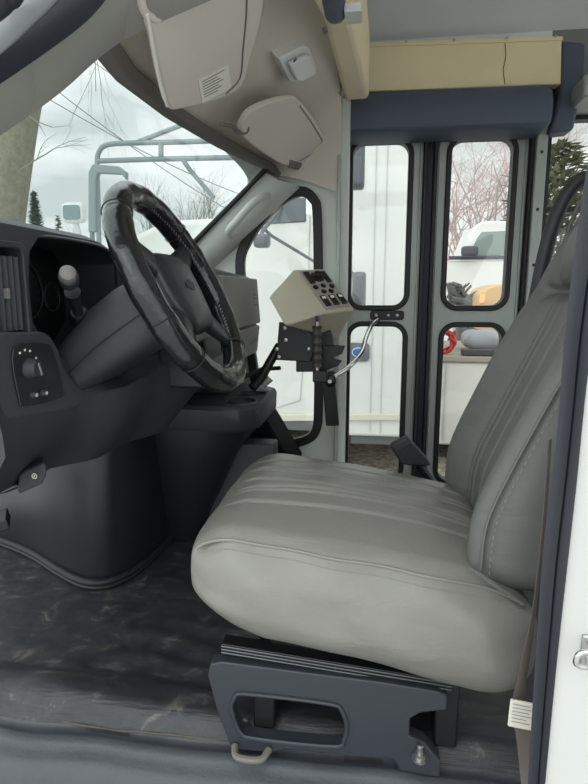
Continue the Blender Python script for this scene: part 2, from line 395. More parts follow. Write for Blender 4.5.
# rear B-pillar: dark seal band then white body
def PL(lst, Y): return [P(a, b, Y) for a, b in lst]
L = PL([(600, 120), (588, 172), (577, 250), (566, 340), (560, 420), (551, 500), (544, 560), (537, 660), (529, 784), (524, 860)], .64)
R_ = PL([(640, 120), (618, 200), (606, 270), (596, 330), (587, 400), (579, 480), (570, 560), (559, 660), (547, 784), (540, 860)], .62)
bm = B(); s1 = []
Lc, Rc = catmull(L, k=3), catmull(R_, k=3)
for a, b in zip(Lc, Rc):
    s1.append([a+V((.004, .012, 0)), a+V((.0, .006, 0)), a+V((.006, 0, 0)), a.lerp(b, .42)+V((0, -.004, 0)), a.lerp(b, .5)+V((0, .010, 0)), a.lerp(b, .56)+V((0, -.006, 0)), b+V((-.004, -.004, 0)), b+V((0, .03, 0))])
loft(bm, s1); struct('trim_7', bm, sealblue, ang=50)
bm = B(); s1 = [[b+V((-.002, .0, 0)), b+V((.03, -.01, 0)), V((1.7, b.y-.02, b.z)), V((1.7, b.y+.03, b.z)), b+V((-.002, .03, 0))] for b in Rc]
loft(bm, s1); wl_ = struct('wall_left', bm, white, ang=50)
c = B(); box(c, (.60, .3, .45), (1.62, .9, 1.60)); cut(wl_, [c])
bm = B(); s1 = []
for b in Lc: s1.append([b+V((.03, .035, 0)), V((.50, b.y+.035, b.z)), V((.50, b.y+.05, b.z)), b+V((.03, .05, 0))])
loft(bm, s1); struct('trim_8', bm, trimg)
bm = B(); box(bm, (.42, .50, 1.22), (1.7, .55, 1.85)); struct('wall_left_upper', bm, ceilm)
bm = B(); box(bm, (1.68, .35, -.25), (1.74, 2.36, 1.85)); w = struct('wall_back', bm, ceilm)
c = B(); box(c, (1.6, .6, .3), (1.8, 2.2, 1.6)); cut(w, [c])
# striker
t = thing('door_striker', 'bright metal door striker loop on the white pillar at right edge', 'latch', tuple(P(578, 650, .60)))
bm = B(); a = P(574, 645, .605)
tube(bm, catmull([a+V((.018, .012, .0)), a+V((.016, -.012, .004)), a+V((0, -.018, .002)), a+V((-.002, -.016, -.012)), a+V((.012, -.010, -.018)), a+V((.02, .012, -.018))], k=5), .0032, 10); build('loop', bm, chrome, t)
bm = B(); prism(bm, [a+V((.010, .004, .010)), a+V((.05, .004, .010)), a+V((.05, .004, -.03)), a+V((.010, .004, -.03))], (0, .006, 0)); build('plate', bm, steel, t, bevel=.003)
# near A pillar & roof rail over the driver's door
def band(name, top, bot, Yt, Yb, m, thick=.03, k=5, kind='trim', bulge=.012):
    T = catmull([P(a, b, y) for (a, b), y in zip(top, Yt)], k=k); Bo = catmull([P(a, b, y) for (a, b), y in zip(bot, Yb)], k=k)
    s = []
    for a, b in zip(T, Bo):
        m_ = a.lerp(b, .5)+V((0, -bulge, 0)); s.append([a, a.lerp(b, .2)+V((0, -bulge*.7, 0)), m_, a.lerp(b, .8)+V((0, -bulge*.7, 0)), b, b+V((0, thick, .0)), a+V((0, thick, 0))])
    bm = B(); loft(bm, s); return struct(name, bm, m, ang=50)
band('trim_9', [(-60, 118), (0, 78), (68, 30), (99, 0), (135, -50), (260, -110)], [(-60, 150), (0, 109), (43, 77), (92, 34), (140, 7), (270, -50)], [.70]*6, [.73, .74, .75, .77, .77, .77], trimg, .05)
band('trim_10', [(-60, 98), (0, 57), (32, 27), (58, 0), (100, -60), (240, -150)], [(-60, 119), (0, 79), (68, 31), (100, 0), (136, -51), (261, -111)], [.66]*6, [.685]*6, sealblue, .008)
band('trim_11', [(-60, 62), (0, 22), (14, 10), (24, 0), (60, -70), (220, -170)], [(-60, 98), (0, 57), (32, 27), (58, 0), (100, -60), (240, -150)], [.64]*6, [.66]*6, paintg, .008, bulge=.006)
band('trim_12', [(-60, 30), (0, -10), (4, -14), (10, -24), (40, -90), (210, -190)], [(-60, 62), (0, 22), (14, 10), (24, 0), (60, -70), (220, -170)], [.625]*6, [.64]*6, rubber, .008, bulge=.004)
# header/roof on near side above door opening
bm = B(); box(bm, (-.30, .58, 1.38), (.9, .78, 1.44)); struct('trim_13', bm, trimg)
# windscreen
HT = [(.70, -.375, 1.13), (.80, -.39, 1.14), (.957, -.42, 1.15), (1.21, -.43, 1.165), (1.56, -.42, 1.19), (1.85, -.40, 1.212), (2.0, -.378, 1.222), (2.1, -.36, 1.20)]
def Hd(y):
    for a, b in zip(HT, HT[1:]):
        if y <= b[0]: t = (y-a[0])/(b[0]-a[0]); return V((lerp(a[1], b[1], t), y, lerp(a[2], b[2], t)))
    return V((HT[-1][1], y, HT[-1][2]))
def ws(u, v):
    y = lerp(.72, 2.09, u); a = Hd(y); t = 2*u-1; b = V((-1.12+.14*t*t, y, .60)); p = a.lerp(b, v); p += V((-.02, 0, .02))*math.sin(math.pi*v); return p
bm = sheet(ws, 30, 10, (-.003, 0, .004)); o = struct('window_1', bm, glass_w)
bm = B(); pth = [Hd(.72+1.36*i/40)+V((-.002, 0, -.002)) for i in range(41)]
sec = [[p+V((.004, 0, .016)), p+V((-.010, 0, -.006)), p+V((.016, 0, -.006)), p+V((.030, 0, .012))] for p in pth]; loft(bm, sec); build('header_trim', bm, headdark, o, bevel=.003)
# far A pillar trim between windscreen and quarter window, with grab handle
bm = B(); s = []
for t in [i/16 for i in range(17)]:
    a = Hd(2.04).lerp(V((-.98, 2.06, .70)), t); s.append([a+V((-.02, .0, -.01)), a+V((-.005, -.03, -.012)), a+V((.035, -.03, -.035)), a+V((.085, -.01, -.045)), a+V((.1, .05, -.05)), a+V((0, .06, 0))])
loft(bm, s); struct('trim_14', bm, mat('pillar_grey', (182, 184, 180), .6), ang=60)
t = thing('grab_handle', 'curved grey grab handle on the far windscreen pillar', 'handle', tuple(P(245, 210, 1.98)))
bm = B(); hp = catmull([P(232, 236, 2.0), P(229, 231, 1.97), P(236, 222, 1.95), (P(252, 204, 1.95)), P(262, 197, 1.97), P(268, 196, 2.0)], k=5)
tube(bm, hp, .013, 12); build('grip', bm, mat('pillar_grey', (0, 0, 0)), t)
# black edge of windscreen at the far side
bm = B(); s = []
for t_ in [i/16 for i in range(17)]:
    a = Hd(2.0).lerp(V((-.97, 2.02, .69)), t_); s.append(a+V((.004, 0, -.006)))
tube(bm, s, .009, 8); struct('trim_15', bm, gasket)
# headliner
def hl(u, v):
    # u along Y, v from windscreen header rearwards
    if u < .82: y = lerp(.78, 1.98, u/.82); dz = 0
    else:
        a = (u-.82)/.18*math.pi/2; y = 1.98+.10*math.sin(a); dz = (1-math.cos(a))
    h = Hd(min(y, 2.0)); x = lerp(h.x, -.125, v); zr = interp(y, [(.78, 1.36), (1.3, 1.42), (2.0, 1.44)])
    z = lerp(h.z, zr, v**.82) - dz*(.02+.28*v)
    z += -.010*math.exp(-((v-.5)/.2)**2)*math.exp(-((y-1.42)/.12)**2)
    return V((x, y, z))
struct('ceiling_headliner', sheet(hl, 60, 24, (-.004, 0, .012)), headm, ang=70)
# cream overhead box at the rear edge of the headliner
t = thing('overhead_cap', 'cream fibreglass trim box at rear edge of the headliner', 'trim box', (-.09, 1.5, 1.45))
bm = B(); 
sec = [[V((x0, y, z0)), V((x0+.01, y, z0-.012)), V((x1-.01, y, z0-.012)), V((x1, y, z0)), V((x1, y, 1.62)), V((x0, y, 1.62))] for y, x0, x1, z0 in ((1.05, -.122, -.07, 1.30), (1.3, -.122, -.06, 1.37), (1.7, -.122, -.045, 1.42), (2.04, -.118, -.035, 1.445))]
loft(bm, sec); build('shell', bm, cream, t, bevel=.006)
for q in (P(333, 28, 1.3), P(346, 92, 1.85)):
    bm = B(); lathe(bm, V((-.118, q.y, q.z)), (.3, -.3, -1), [(0, .006), (.01, .006), (.012, .002)], 10); build('screw', bm, steel, t)
t = thing('speaker_pod', 'dark navy rounded pod above the cream trim box', 'speaker', tuple(P(345, 5, 1.15)))
bm = B(); c = P(334, 0, 1.1)
def dfm(p): return c+V((p.x, p.y, p.z))
build('housing', rbox((.020, .06, .022), (.018, .03, .018), (10, 12, 10), dfm), navy, t)
bm = B(); q = P(352, 12, 1.12); box(bm, q+V((-.013, -.02, -.008)), q+V((.018, .03, .008))); build('bracket', bm, white, t, bevel=.002)

# =================================================================== visors etc
def plane_from(z0, k): return V((-.37, 0, z0)), V((-k, 0, 1)).normalized()
def visor(outline, p0, n, thick, name_parent, label_m=visorm):
    pts = catmull([PP(a, b, p0, n) for a, b in outline], True, 5); bm = B(); prism(bm, pts, n*thick); return bm, pts
p0, n = plane_from(1.085, 1.15)
t = thing('sun_visor', "large taupe sun visor with white warning label, above the steering wheel", 'sun visor', tuple(PP(200, 50, p0, n)))
ol = [(149, 16), (175, -2), (235, -20), (262, -14), (262, 20), (250, 60), (243, 84), (226, 98), (182, 110), (169, 107), (160, 75), (153, 40)]
bm, pts = visor(ol, p0, n, .014, None); build('panel', bm, visorm, t, bevel=.006, bseg=3)
bm = B(); tube(bm, catmull([PP(a, b, p0-n*.002, n) for a, b in ((147, 14), (152, 40), (158, 72), (167, 106))], k=4), .0025, 8); build('edge_piping', bm, tagm, t)
bm = B(); tube(bm, catmull([PP(a, b, p0-n*.001, n) for a, b in ((247, -5), (246, 20), (243, 50), (240, 78), (226, 94))], k=4), .0015, 6); build('seam', bm, headdark, t)
lb = [PP(a, b, p0-n*.0006, n) for a, b in ((198, 80), (228, 64), (231, 88), (202, 103))]
bm = B(); prism(bm, lb, -n*.0006); l = build('warning_label', bm, tagm, t, smooth=False, label='white warning label')
for i in range(7):
    s = .12+.11*i; a = lb[0].lerp(lb[3], s).lerp(lb[1].lerp(lb[2], s), .10); b = lb[0].lerp(lb[3], s).lerp(lb[1].lerp(lb[2], s), .55+.3*random.random())
    bm = B(); dv = (lb[3]-lb[0]).normalized()*.0016; prism(bm, [a-n*.0007, b-n*.0007, b+dv-n*.0007, a+dv-n*.0007], -n*.0003); build('print_line', bm, inkm, l, smooth=False)
bm = B(); tube(bm, catmull([PP(a, b, p0+n*.004, n) for a, b in ((140, -6), (143, 8), (150, 17), (158, 18), (164, 10))], k=4), .006, 10); build('pivot_arm', bm, visorm, t)
bm = B(); q = PP(165, 11, p0, n); lathe(bm, q, n, [(-.004, .005), (.02, .005)], 10); build('pivot_pin', bm, chrome, t)
p0b, nb = plane_from(1.135, .98)
t = thing('sun_visor', 'smaller taupe sun visor on the passenger side, folded up beside the far pillar', 'sun visor', tuple(PP(285, 130, p0b, nb)))
ol = [(243, 122), (252, 111), (272, 102), (292, 98), (302, 104), (318, 126), (327, 146), (327, 158), (318, 165), (300, 167), (284, 165), (262, 152), (247, 140), (241, 131)]
bm, pts = visor(ol, p0b, nb, .014, None); build('panel', bm, visorm, t, bevel=.006, bseg=3)
bm = B(); tube(bm, catmull([PP(a, b, p0b-nb*.001, nb) for a, b in ((300, 106), (315, 128), (322, 146), (300, 161))], k=4), .0015, 6); build('seam', bm, headdark, t)
bm = B(); tube(bm, catmull([PP(a, b, p0b+nb*.003, nb) for a, b in ((222, 124), (232, 126), (238, 132), (246, 132), (248, 126))], k=4), .005, 10); build('pivot_arm', bm, headdark, t)
bm = B(); q = [PP(a, b, p0b-nb*.002, nb) for a, b in ((290, 160), (302, 163), (301, 171), (289, 168))]; prism(bm, q, nb*.012); build('clip', bm, headdark, t, bevel=.002)
# white sensor box on the headliner
p0c, nc = plane_from(1.155, 1.1)
t = thing('dome_sensor', 'small white plastic box fixed to the headliner between the two visors', 'sensor', tuple(PP(297, 65, p0c, nc)))
ol = [PP(a, b, p0c, nc) for a, b in ((279, 59), (304, 46), (310, 48), (317, 68), (314, 74), (297, 83), (290, 82))]
bm = B(); prism(bm, ol, nc*.04); build('base', bm, whitepl, t, bevel=.004)
cc = sum(ol, V())/7; bm = B(); prism(bm, [cc+(p-cc)*.72-nc*.0 for p in ol], -nc*.014); build('cover', bm, whitepl, t, bevel=.005)
bm = B(); q = PP(295, 60, p0c-nc*.0145, nc); lathe(bm, q, -nc, [(0, .006), (.001, .005)], 12); build('lens', bm, inkm, t)

# =================================================================== dashboard
t = thing('dashboard', 'dark grey moulded dashboard with black instrument recess under the windscreen', 'dashboard', (-.7, 1.4, .5)); dash = t
def prof(y):
    fx = interp(y, [(.72, -.545), (.80, -.555), (1.22, -.565), (1.45, -.42), (1.92, -.405), (1.99, -.43)])
    top = interp(y, [(.70, .89), (.80, .915), (1.12, .915), (1.3, .875), (1.9, .855), (1.99, .84)])
    bot = interp(y, [(.74, .47), (1.3, .45), (1.5, .56), (1.99, .585)])
    kz = interp(y, [(.74, .60), (1.2, .62), (1.5, .66), (1.99, .68)])
    kx = interp(y, [(.74, .0), (.97, .0), (1.08, .055), (1.25, .055), (1.45, -.0), (1.99, 0)])
    return [V(q) for q in ((-1.02, y, top-.17), (-.85, y, top-.06), (fx-.12, y, top-.004), (fx-.03, y, top), (fx-.004, y, top-.012), (fx, y, top-.03), (fx-.005, y, lerp(top, kz, .5)), (fx+.005, y, kz+.02), (fx+kx+.01, y, kz-.005), (fx+kx+.012, y, kz-.04), (fx+kx-.01, y, lerp(kz, bot, .6)), (fx+kx-.06, y, bot), (fx-.16, y, bot-.01), (-.95, y, bot), (-1.02, y, .55))]
bm = B(); loft(bm, [prof(.74+.0)]+[prof(y) for y in [.745+.03*i for i in range(42)]]+[prof(1.99)])
o = build('dash_body', bm, dashm, t, ang=50)
# cut instrument recess, vent recess, headlamp panel recess
def yz_prism(x0, x1, pts): bm = B(); prism(bm, [V((x0, a, b)) for a, b in pts], (x1-x0, 0, 0)); return bm
cl = [(.872, .755), (.868, .80), (.875, .865), (.905, .892), (1.10, .895), (1.17, .885), (1.20, .86), (1.205, .74), (1.10, .66), (1.0, .66), (.91, .70)]
c1 = yz_prism(-.70, -.50, cl)
c2 = yz_prism(-.585, -.50, rrect(.765, .725, .852, .868, .012, 3))
c3 = yz_prism(-.556, -.50, rrect(.785, .60, .965, .70, .015, 3))
cut(o, [c1, c2])
bm = yz_prism(-.699, -.690, [(a, b) for a, b in cl]); ic = build('instrument_cluster', bm, black, t)
for (y, z, r) in ((.95, .79, .045), (1.06, .80, .055), (.90, .85, .02), (1.15, .79, .03)):
    bm = B(); tube(bm, [V((-.687, y+r*math.cos(a), z+r*math.sin(a))) for a in [2*math.pi*k/32 for k in range(32)]], .002, 6, True); build('gauge_ring', bm, darkpl, ic)
    bm = B()
    for k in range(13):
        a = math.radians(-40+22*k); cc = V((-.6885, y+r*.8*math.cos(a), z+r*.8*math.sin(a))); box(bm, cc-V((.0005, .0012, .003)), cc+V((.0005, .0012, .003)))
    build('gauge_marks', bm, inkm, ic)
# hood lip line
bm = B(); lip = [V((-.562, a, b)) for a, b in cl]; tube(bm, resample(catmull(lip[:8], k=4), 50, False), .0035, 8); build('cluster_bezel', bm, darkpl2, t)
# side vent
v = bm = yz_prism(-.584, -.578, rrect(.768, .728, .849, .865, .012, 3)); v = build('side_vent', bm, black, t)
for k in range(5):
    y = .782+k*.014; bm = B(); prism(bm, [V((-.576, y, .74)), V((-.560, y+.009, .74)), V((-.560, y+.0115, .74)), V((-.576, y+.0025, .74))], (0, 0, .115)); build('vent_louvre', bm, darkpl, v, bevel=.0006)
bm = B(); box(bm, (-.566, .806, .79), (-.553, .812, .806)); build('vent_tab', bm, dashgrey, v, bevel=.001)
bm = B(); ring(bm, [V((-.560, a, b)) for a, b in rrect(.756, .717, .861, .877, .016, 4)], [V((-.560, a, b)) for a, b in rrect(.766, .727, .851, .867, .012, 4)], (.008, 0, 0)); build('vent_frame', bm, dashm, v, bevel=.002)
# headlamp switch pod: bezel that leans to the right/bottom
xs = -.545
pod = [PX(a, b, xs) for a, b in ((-14, 342), (30, 332), (48, 334), (58, 348), (66, 370), (84, 392), (82, 402), (72, 410), (22, 418), (-10, 420))]
bm = B(); prism(bm, catmull(pod, True, 4), (-.06, 0, 0)); pd = build('switch_bezel', bm, mat('bezel_plastic', (66, 67, 70), .5, bump=.2, bscale=500), t, bevel=.006, bseg=3)
pin = [PX(a, b, xs+.001) for a, b in ((12, 348), (44, 344), (52, 352), (62, 390), (58, 398), (24, 406), (18, 400))]
bm = B(); prism(bm, catmull(pin, True, 4), (.003, 0, 0)); build('switch_plate', bm, darkpl2, pd, bevel=.001)
kc = PX(29, 369, xs+.004)
bm = B(); lathe(bm, kc, (1, -.1, .05), [(0, .0175), (.004, .0175), (.006, .016), (.016, .013), (.018, .011)], 28); kn = build('lamp_knob', bm, darkpl, pd)
bm = B(); d = V((0, -.35, 1)).normalized(); s_ = V((0, 1, .35)).normalized(); q = kc+V((.018, 0, 0)); prism(bm, [q-d*.011-s_*.002, q+d*.011-s_*.002, q+d*.011+s_*.002, q-d*.011+s_*.002], (.003, 0, 0)); build('knob_grip', bm, dashgrey, kn, bevel=.0015)
for (a, b) in ((20, 353), (25, 350), (30, 351), (36, 358), (39, 364)):
    bm = B(); q = PX(a, b, xs+.0045); box(bm, q-V((.0004, .002, .0016)), q+V((.0006, .002, .0016))); build('switch_mark', bm, tagm, pd)
for (a, b) in ((32, 395), (42, 393)):
    bm = B(); q = PX(a, b, xs+.004); lathe(bm, q, (1, 0, 0), [(0, .0065), (.006, .006), (.008, .004)], 16); k = build('push_button', bm, darkpl, pd)
    bm = B(); tube(bm, [q+V((.0085, .0025*math.cos(x), .0025*math.sin(x))) for x in [k_*math.pi/4 for k_ in range(8)]], .0006, 6, True); build('button_symbol', bm, tagm, k)
# vent & side panel on the passenger end of dash
bm = B(); box(bm, (-.415, 1.86, .70), (-.398, 1.925, .80)); o = build('passenger_vent', bm, black, t, bevel=.004)
for k in range(4):
    bm = B(); box(bm, (-.399, 1.866, .712+.022*k), (-.395, 1.919, .716+.022*k)); build('vent_louvre', bm, darkpl, o)
bm = B(); s=[]
for y in (1.50, 1.95):
    s.append([V((-.402, y, .845)), V((-.392, y, .70)), V((-.392, y, .695)), V((-.41, y, .695)), V((-.43, y, .845))])
loft(bm, s); build('passenger_pad', bm, dashgrey, t, bevel=.004, label='lighter grey upper dash pad on passenger side')
bm = B(); loft(bm, [[V((-.390, y, .688)), V((-.40, y, .595)), V((-.44, y, .595)), V((-.44, y, .688))] for y in (1.50, 1.93)]); build('glovebox_lid', bm, dashgrey, t, bevel=.005)
# central vents and radio area (seen through the wheel)
for k, y in enumerate((1.40, 1.47)):
    pass
cs = thing('centre_stack', 'dark centre stack with vents seen through the steering wheel spokes', 'dashboard console', (-.42, 1.4, .6))
bm = B(); loft(bm, [[V((-.47, y, .84)), V((-.435, y, .80)), V((-.405, y, .66)), V((-.39, y, .575)), V((-.50, y, .575)), V((-.52, y, .84))] for y in (1.28, 1.49)]); build('fascia', bm, darkpl2, cs, bevel=.006)
for y0, y1 in ((1.29, 1.38), (1.395, 1.48)):
    bm = B(); prism(bm, [V((-.428, y0, .79)), V((-.412, y0, .72)), V((-.412, y1, .72)), V((-.428, y1, .79))], (.006, 0, .001)); o = build('vent', bm, black, cs, bevel=.001)
    for k in range(5):
        bm = B(); z = .73+k*.012; x = lerp(-.406, -.418, k/4); box(bm, (x-.004, y0+.004, z), (x+.004, y1-.004, z+.003)); build('vent_louvre', bm, darkpl, o)
bm = B(); prism(bm, [V((-.401, 1.30, .69)), V((-.392, 1.30, .64)), V((-.392, 1.47, .64)), V((-.401, 1.47, .69))], (.005, 0, .001)); build('radio', bm, black, cs, bevel=.001)
# parking-brake release handle
t2 = thing('brake_release_handle', 'small dark pull handle with white brake symbol below the dash at left', 'handle', tuple(P(30, 478, .86)))
bm = B(); q = [P(a, b, .84) for a, b in ((19, 476), (24, 471), (43, 463), (46, 466), (46, 476), (42, 484), (20, 494), (17, 492))]; prism(bm, q, (-.02, .035, .0)); build('grip', bm, darkpl, t2, bevel=.003)
bm = B(); tube(bm, [P(20, 484, .86), P(8, 489, .88), P(-10, 493, .92), P(-12, 470, .95)], .006, 8); build('stem', bm, black, t2)
sc = P(34.5, 476, .839)
bm = B(); tube(bm, [sc+V((.0042*math.cos(a), -.0005, .0042*math.sin(a))) for a in [k*math.pi/8 for k in range(16)]], .0007, 6, True); box(bm, sc+V((-.0006, -.001, -.002)), sc+V((.0006, 0, .002))); build('brake_symbol', bm, tagm, t2)
# pedal edge at left
t2 = thing('brake_pedal', 'dark ribbed pedal pad at the left edge above the floor', 'pedal', tuple(P(0, 530, 1.15)))
bm = B(); q = [P(a, b, 1.2) for a, b in ((-22, 528), (6, 520), (10, 529), (-18, 540))]; prism(bm, q, (-.015, .03, .02)); build('pad', bm, rubber, t2, bevel=.003)
bm = B(); tube(bm, [P(-8, 526, 1.22), P(-16, 500, 1.25), P(-10, 470, 1.25)], .007, 8); build('arm', bm, blacksteel, t2)

# =================================================================== steering column + wheel
A = math.radians(27); WC = V((-.364, 1.06, .806)); nW = V((math.cos(A), 0, math.sin(A))); vW = V((-math.sin(A), 0, math.cos(A))); uW = V((0, 1, 0))
def W(u, v, w=0): return WC+uW*u+vW*v+nW*w
t = thing('steering_column', 'dark grey steering column shroud between dash and steering wheel', 'steering column', tuple(WC-nW*.12))
bm = B(); sec = []
for w_, hu, hv, dv in ((-.04, .055, .055, -.0), (-.055, .068, .062, -.008), (-.10, .080, .064, -.012), (-.16, .088, .060, -.020), (-.22, .090, .052, -.034), (-.27, .090, .045, -.045)):
    sec.append([W(a, b+dv, w_) for a, b in rrect(-hu, -hv, hu, hv, .035, 5)])
loft(bm, sec); build('shroud', bm, dashm, t, ang=50)
bm = B(); s = [W(-.0835+.0, b, -.10) for b in (-.05, .03)]; tube(bm, [W(-.070, -.012, -.055), W(-.086, -.02, -.10), W(-.095, -.03, -.16), W(-.098, -.05, -.24)], .0012, 6); build('shroud_joint', bm, black, t)
st = thing('turn_signal_stalk', 'black stalk with grey end cap rising from the left of the column', 'stalk', tuple(P(74, 300, .95)))
pb, pe = P(78, 312, .985), P(70, 283, .90); dr = (pe-pb).normalized()
bm = B(); lathe(bm, pb-dr*.03, dr, [(0, .019), (.022, .018), (.03, .013)], 20); build('boot', bm, black, st)
bm = B(); lathe(bm, pb-dr*.0, dr, [(0, .0095), (.07, .0115), (.075, .0135)], 18); build('lever', bm, darkpl2, st)
q = P(69, 279, .895); d2 = (P(67, 270, .868)-q).normalized()
bm = B(); lathe(bm, q, d2, [(-.012, .0155), (.010, .0165), (.012, .0148)], 24); build('twist_ring', bm, darkpl, st)
bm = B(); lathe(bm, q+d2*.012, d2, [(0, .0135), (.012, .013), (.016, .009), (.017, .002)], 24); build('end_cap', bm, dashgrey, st, label='grey end cap')
# gear lever knob seen through the wheel
gl = thing('gear_lever', 'black column gear lever knob showing between wheel rim and spoke', 'lever', tuple(P(160, 245, 1.2)))
bm = B(); tube(bm, [W(.09, .0, -.09), W(.14, .06, -.03), W(.155, .085, -.012)], .006, 8); build('lever', bm, blacksteel, gl)
bm = B(); lathe(bm, W(.155, .085, -.012), V((.1, .3, .6)), [(-.012, .006), (-.006, .013), (.006, .015), (.014, .010), (.017, .002)], 18); build('knob', bm, black, gl)
# wheel
t = thing('steering_wheel', 'black steering wheel with worn glossy leather wrapped rim', 'steering wheel', tuple(WC))
RR = .192
pth = [W(RR*math.cos(a), RR*math.sin(a)) for a in [2*math.pi*k/128 for k in range(128)]]
rs = []
for k in range(128):
    rr = .0245+.0007*math.sin(k*.9)+.0006*noise.noise(V((k*.4, 0, 0)))
    if k % 32 in (15, 16): rr -= .0015
    rs.append(rr)
bm = B(); tube(bm, pth, rs, 20, True); rim = build('rim', bm, wrap, t, ang=180)
for k0 in (15.5, 47.5, 79.5, 111.5, 70):
    a = 2*math.pi*k0/128; c = W(RR*math.cos(a), RR*math.sin(a)); ur = (c-WC).normalized(); 
    bm = B(); tube(bm, [c+(ur*math.cos(b)+nW*math.sin(b))*  .0252 for b in [2*math.pi*j/24 for j in range(24)]], .0012, 6, True); build('wrap_seam', bm, black, rim)
bm = B()
for k in range(0, 128):      # lacing on inner side of the rim
    a = 2*math.pi*(k+.5)/128; a2 = a+.025; c = W((RR-.0235)*math.cos(a), (RR-.0235)*math.sin(a), .006); c2 = W((RR-.0225)*math.cos(a2), (RR-.0225)*math.sin(a2), .0095); cyl(bm, c, c2, .0011, n=5)
build('rim_lacing', bm, mat('grey_lace', (120, 120, 122), .4), rim)['kind'] = 'stuff'
def hubd(p):
    k = 1-.25*max(0, -p.y/.08)
    return W(p.x*k, p.y-.008, -.012+p.z*(1-.25*(p.x/.09)**2))
build('airbag_pad', rbox((.088, .080, .030), (.03, .03, .02), (24, 24, 10), hubd), darkpl2, t)
bm = B(); lathe(bm, W(0, -.0, -.06), nW, [(0, .05), (.03, .06), (.045, .07)], 28); build('hub', bm, black, t)
for (u0, v0, a) in ((-.06, .045, 150), (.06, .045, 30), (-.055, -.05, 222), (.055, -.05, 318)):
    a = math.radians(a); e_ = ((RR-.006)*math.cos(a), (RR-.006)*math.sin(a)); bm = B(); sec = []
    for s in [i/8 for i in range(9)]:
        u = lerp(u0, e_[0], s); v = lerp(v0, e_[1], s); w_ = lerp(-.012, -.002, s); wd = lerp(.036, .019, s**.7); th = lerp(.017, .010, s)
        dd = V((e_[0]-u0, e_[1]-v0, 0)).normalized(); pp = V((-dd.y, dd.x, 0))
        sec.append([W(u+pp.x*wd*math.cos(b), v+pp.y*wd*math.cos(b), w_+th*math.sin(b)) for b in [2*math.pi*j/16 for j in range(16)]])
    loft(bm, sec); build('spoke', bm, darkpl2, t)
# bow-tie shaped emblem on the pad
bm = B(); em = [(-.022, .006), (-.008, .006), (-.008, .011), (.008, .011), (.008, .006), (.022, .006), (.018, -.006), (.008, -.006), (.008, -.011), (-.008, -.011), (-.008, -.006), (-.026, -.006)]
prism(bm, [W(a, b, .0172) for a, b in em], nW*.002); build('emblem', bm, darkpl, t, bevel=.0005)

# =================================================================== engine cover + console
t = thing('engine_cover', 'dark curved plastic engine cover bulging into the footwell below the dash', 'engine cover', (-.8, 1.6, 0))
# horizontal contour: from forward (x=-1.25) around the nose to the console
bot = [V((-1.28, 1.62, 0)), V((-1.05, 1.52, 0)), V((-.88, 1.415, 0)), V((-.78, 1.365, 0)), V((-.715, 1.375, 0)), V((-.675, 1.44, 0)), V((-.655, 1.55, 0)), V((-.645, 1.70, 0)), V((-.64, 1.95, 0))]
topc = [V((-1.28, 1.45, .62)), V((-1.05, 1.40, .62)), V((-.88, 1.36, .62)), V((-.76, 1.345, .62)), V((-.70, 1.345, .62)), V((-.655, 1.375, .62)), V((-.63, 1.45, .62)), V((-.62, 1.60, .62)), V((-.62, 1.95, .62))]
bb, tt = catmull(bot, k=6), catmull(topc, k=6)
bm = B(); secs = []
for s in [i/14 for i in range(15)]:
    row = [a.lerp(b, s**.9) for a, b in zip(bb, tt)]
    for i, p in enumerate(row): p.z = .62*s
    secs.append(row+[V((-.70, 2.05, .62*s)), V((-1.28, 2.05, .62*s))])
loft(bm, secs); build('shell', bm, darkpl2, t, ang=50)
bm = B(); tube(bm, [p+V((.004, -.010, .012)) for p in bb], .013, 10); build('base_flange', bm, rubber, t)
bm = B(); tube(bm, [p+V((.012, -.026, .006)) for p in bb], .006, 8); build('base_bead', bm, rubber, t)

t = thing('console', 'dark centre console with a cup holder tray on top, beside the engine cover', 'console', (-.45, 1.65, 0))
def cons(z, x1, y0): return [V((-.70, 2.04, z)), V((-.70, y0+.02, z)), V((x1-.12, y0, z)), V((x1-.045, y0+.005, z)), V((x1-.01, y0+.035, z)), V((x1, y0+.09, z)), V((x1, 1.86, z))]+[V((x1-.05, 2.04, z))]
bm = B(); loft(bm, [cons(-.005, -.545, 1.66), cons(.12, -.50, 1.62), cons(.3, -.42, 1.56), cons(.37, -.37, 1.54), cons(.42, -.35, 1.53)]); build('body', bm, darkpl2, t, ang=45)
def cons2(z, x1, y0): return [V((-.66, 2.0, z)), V((-.66, y0+.02, z)), V((x1-.12, y0, z)), V((x1-.05, y0+.005, z)), V((x1-.012, y0+.035, z)), V((x1, y0+.08, z)), V((x1, 1.80, z)), V((x1-.05, 1.85, z))]
bm = B(); loft(bm, [cons2(.415, -.320, 1.49), cons2(.43, -.312, 1.48), cons2(.48, -.310, 1.47), cons2(.492, -.318, 1.478)]); tray = build('tray', bm, darkpl, t)
cups = []
for (x, y) in ((-.372, 1.56), (-.365, 1.68)):
    c = B(); lathe(c, (x, y, .435), (0, 0, 1), [(0, .036), (.03, .042), (.10, .044)], 28); cups.append(c)
c = B(); prism(c, [V((a, b, .478)) for a, b in rrect(-.57, 1.56, -.44, 1.75, .02, 4)], (0, 0, .06)); cups.append(c)
cut(tray, cups); bev(tray, .004)
for (x, y) in ((-.372, 1.56), (-.365, 1.68)):
    bm = B(); tube(bm, [V((x+.044*math.cos(a), y+.044*math.sin(a), .492)) for a in [2*math.pi*k/32 for k in range(32)]], .002, 6, True); build('cup_ring', bm, darkpl2, tray)
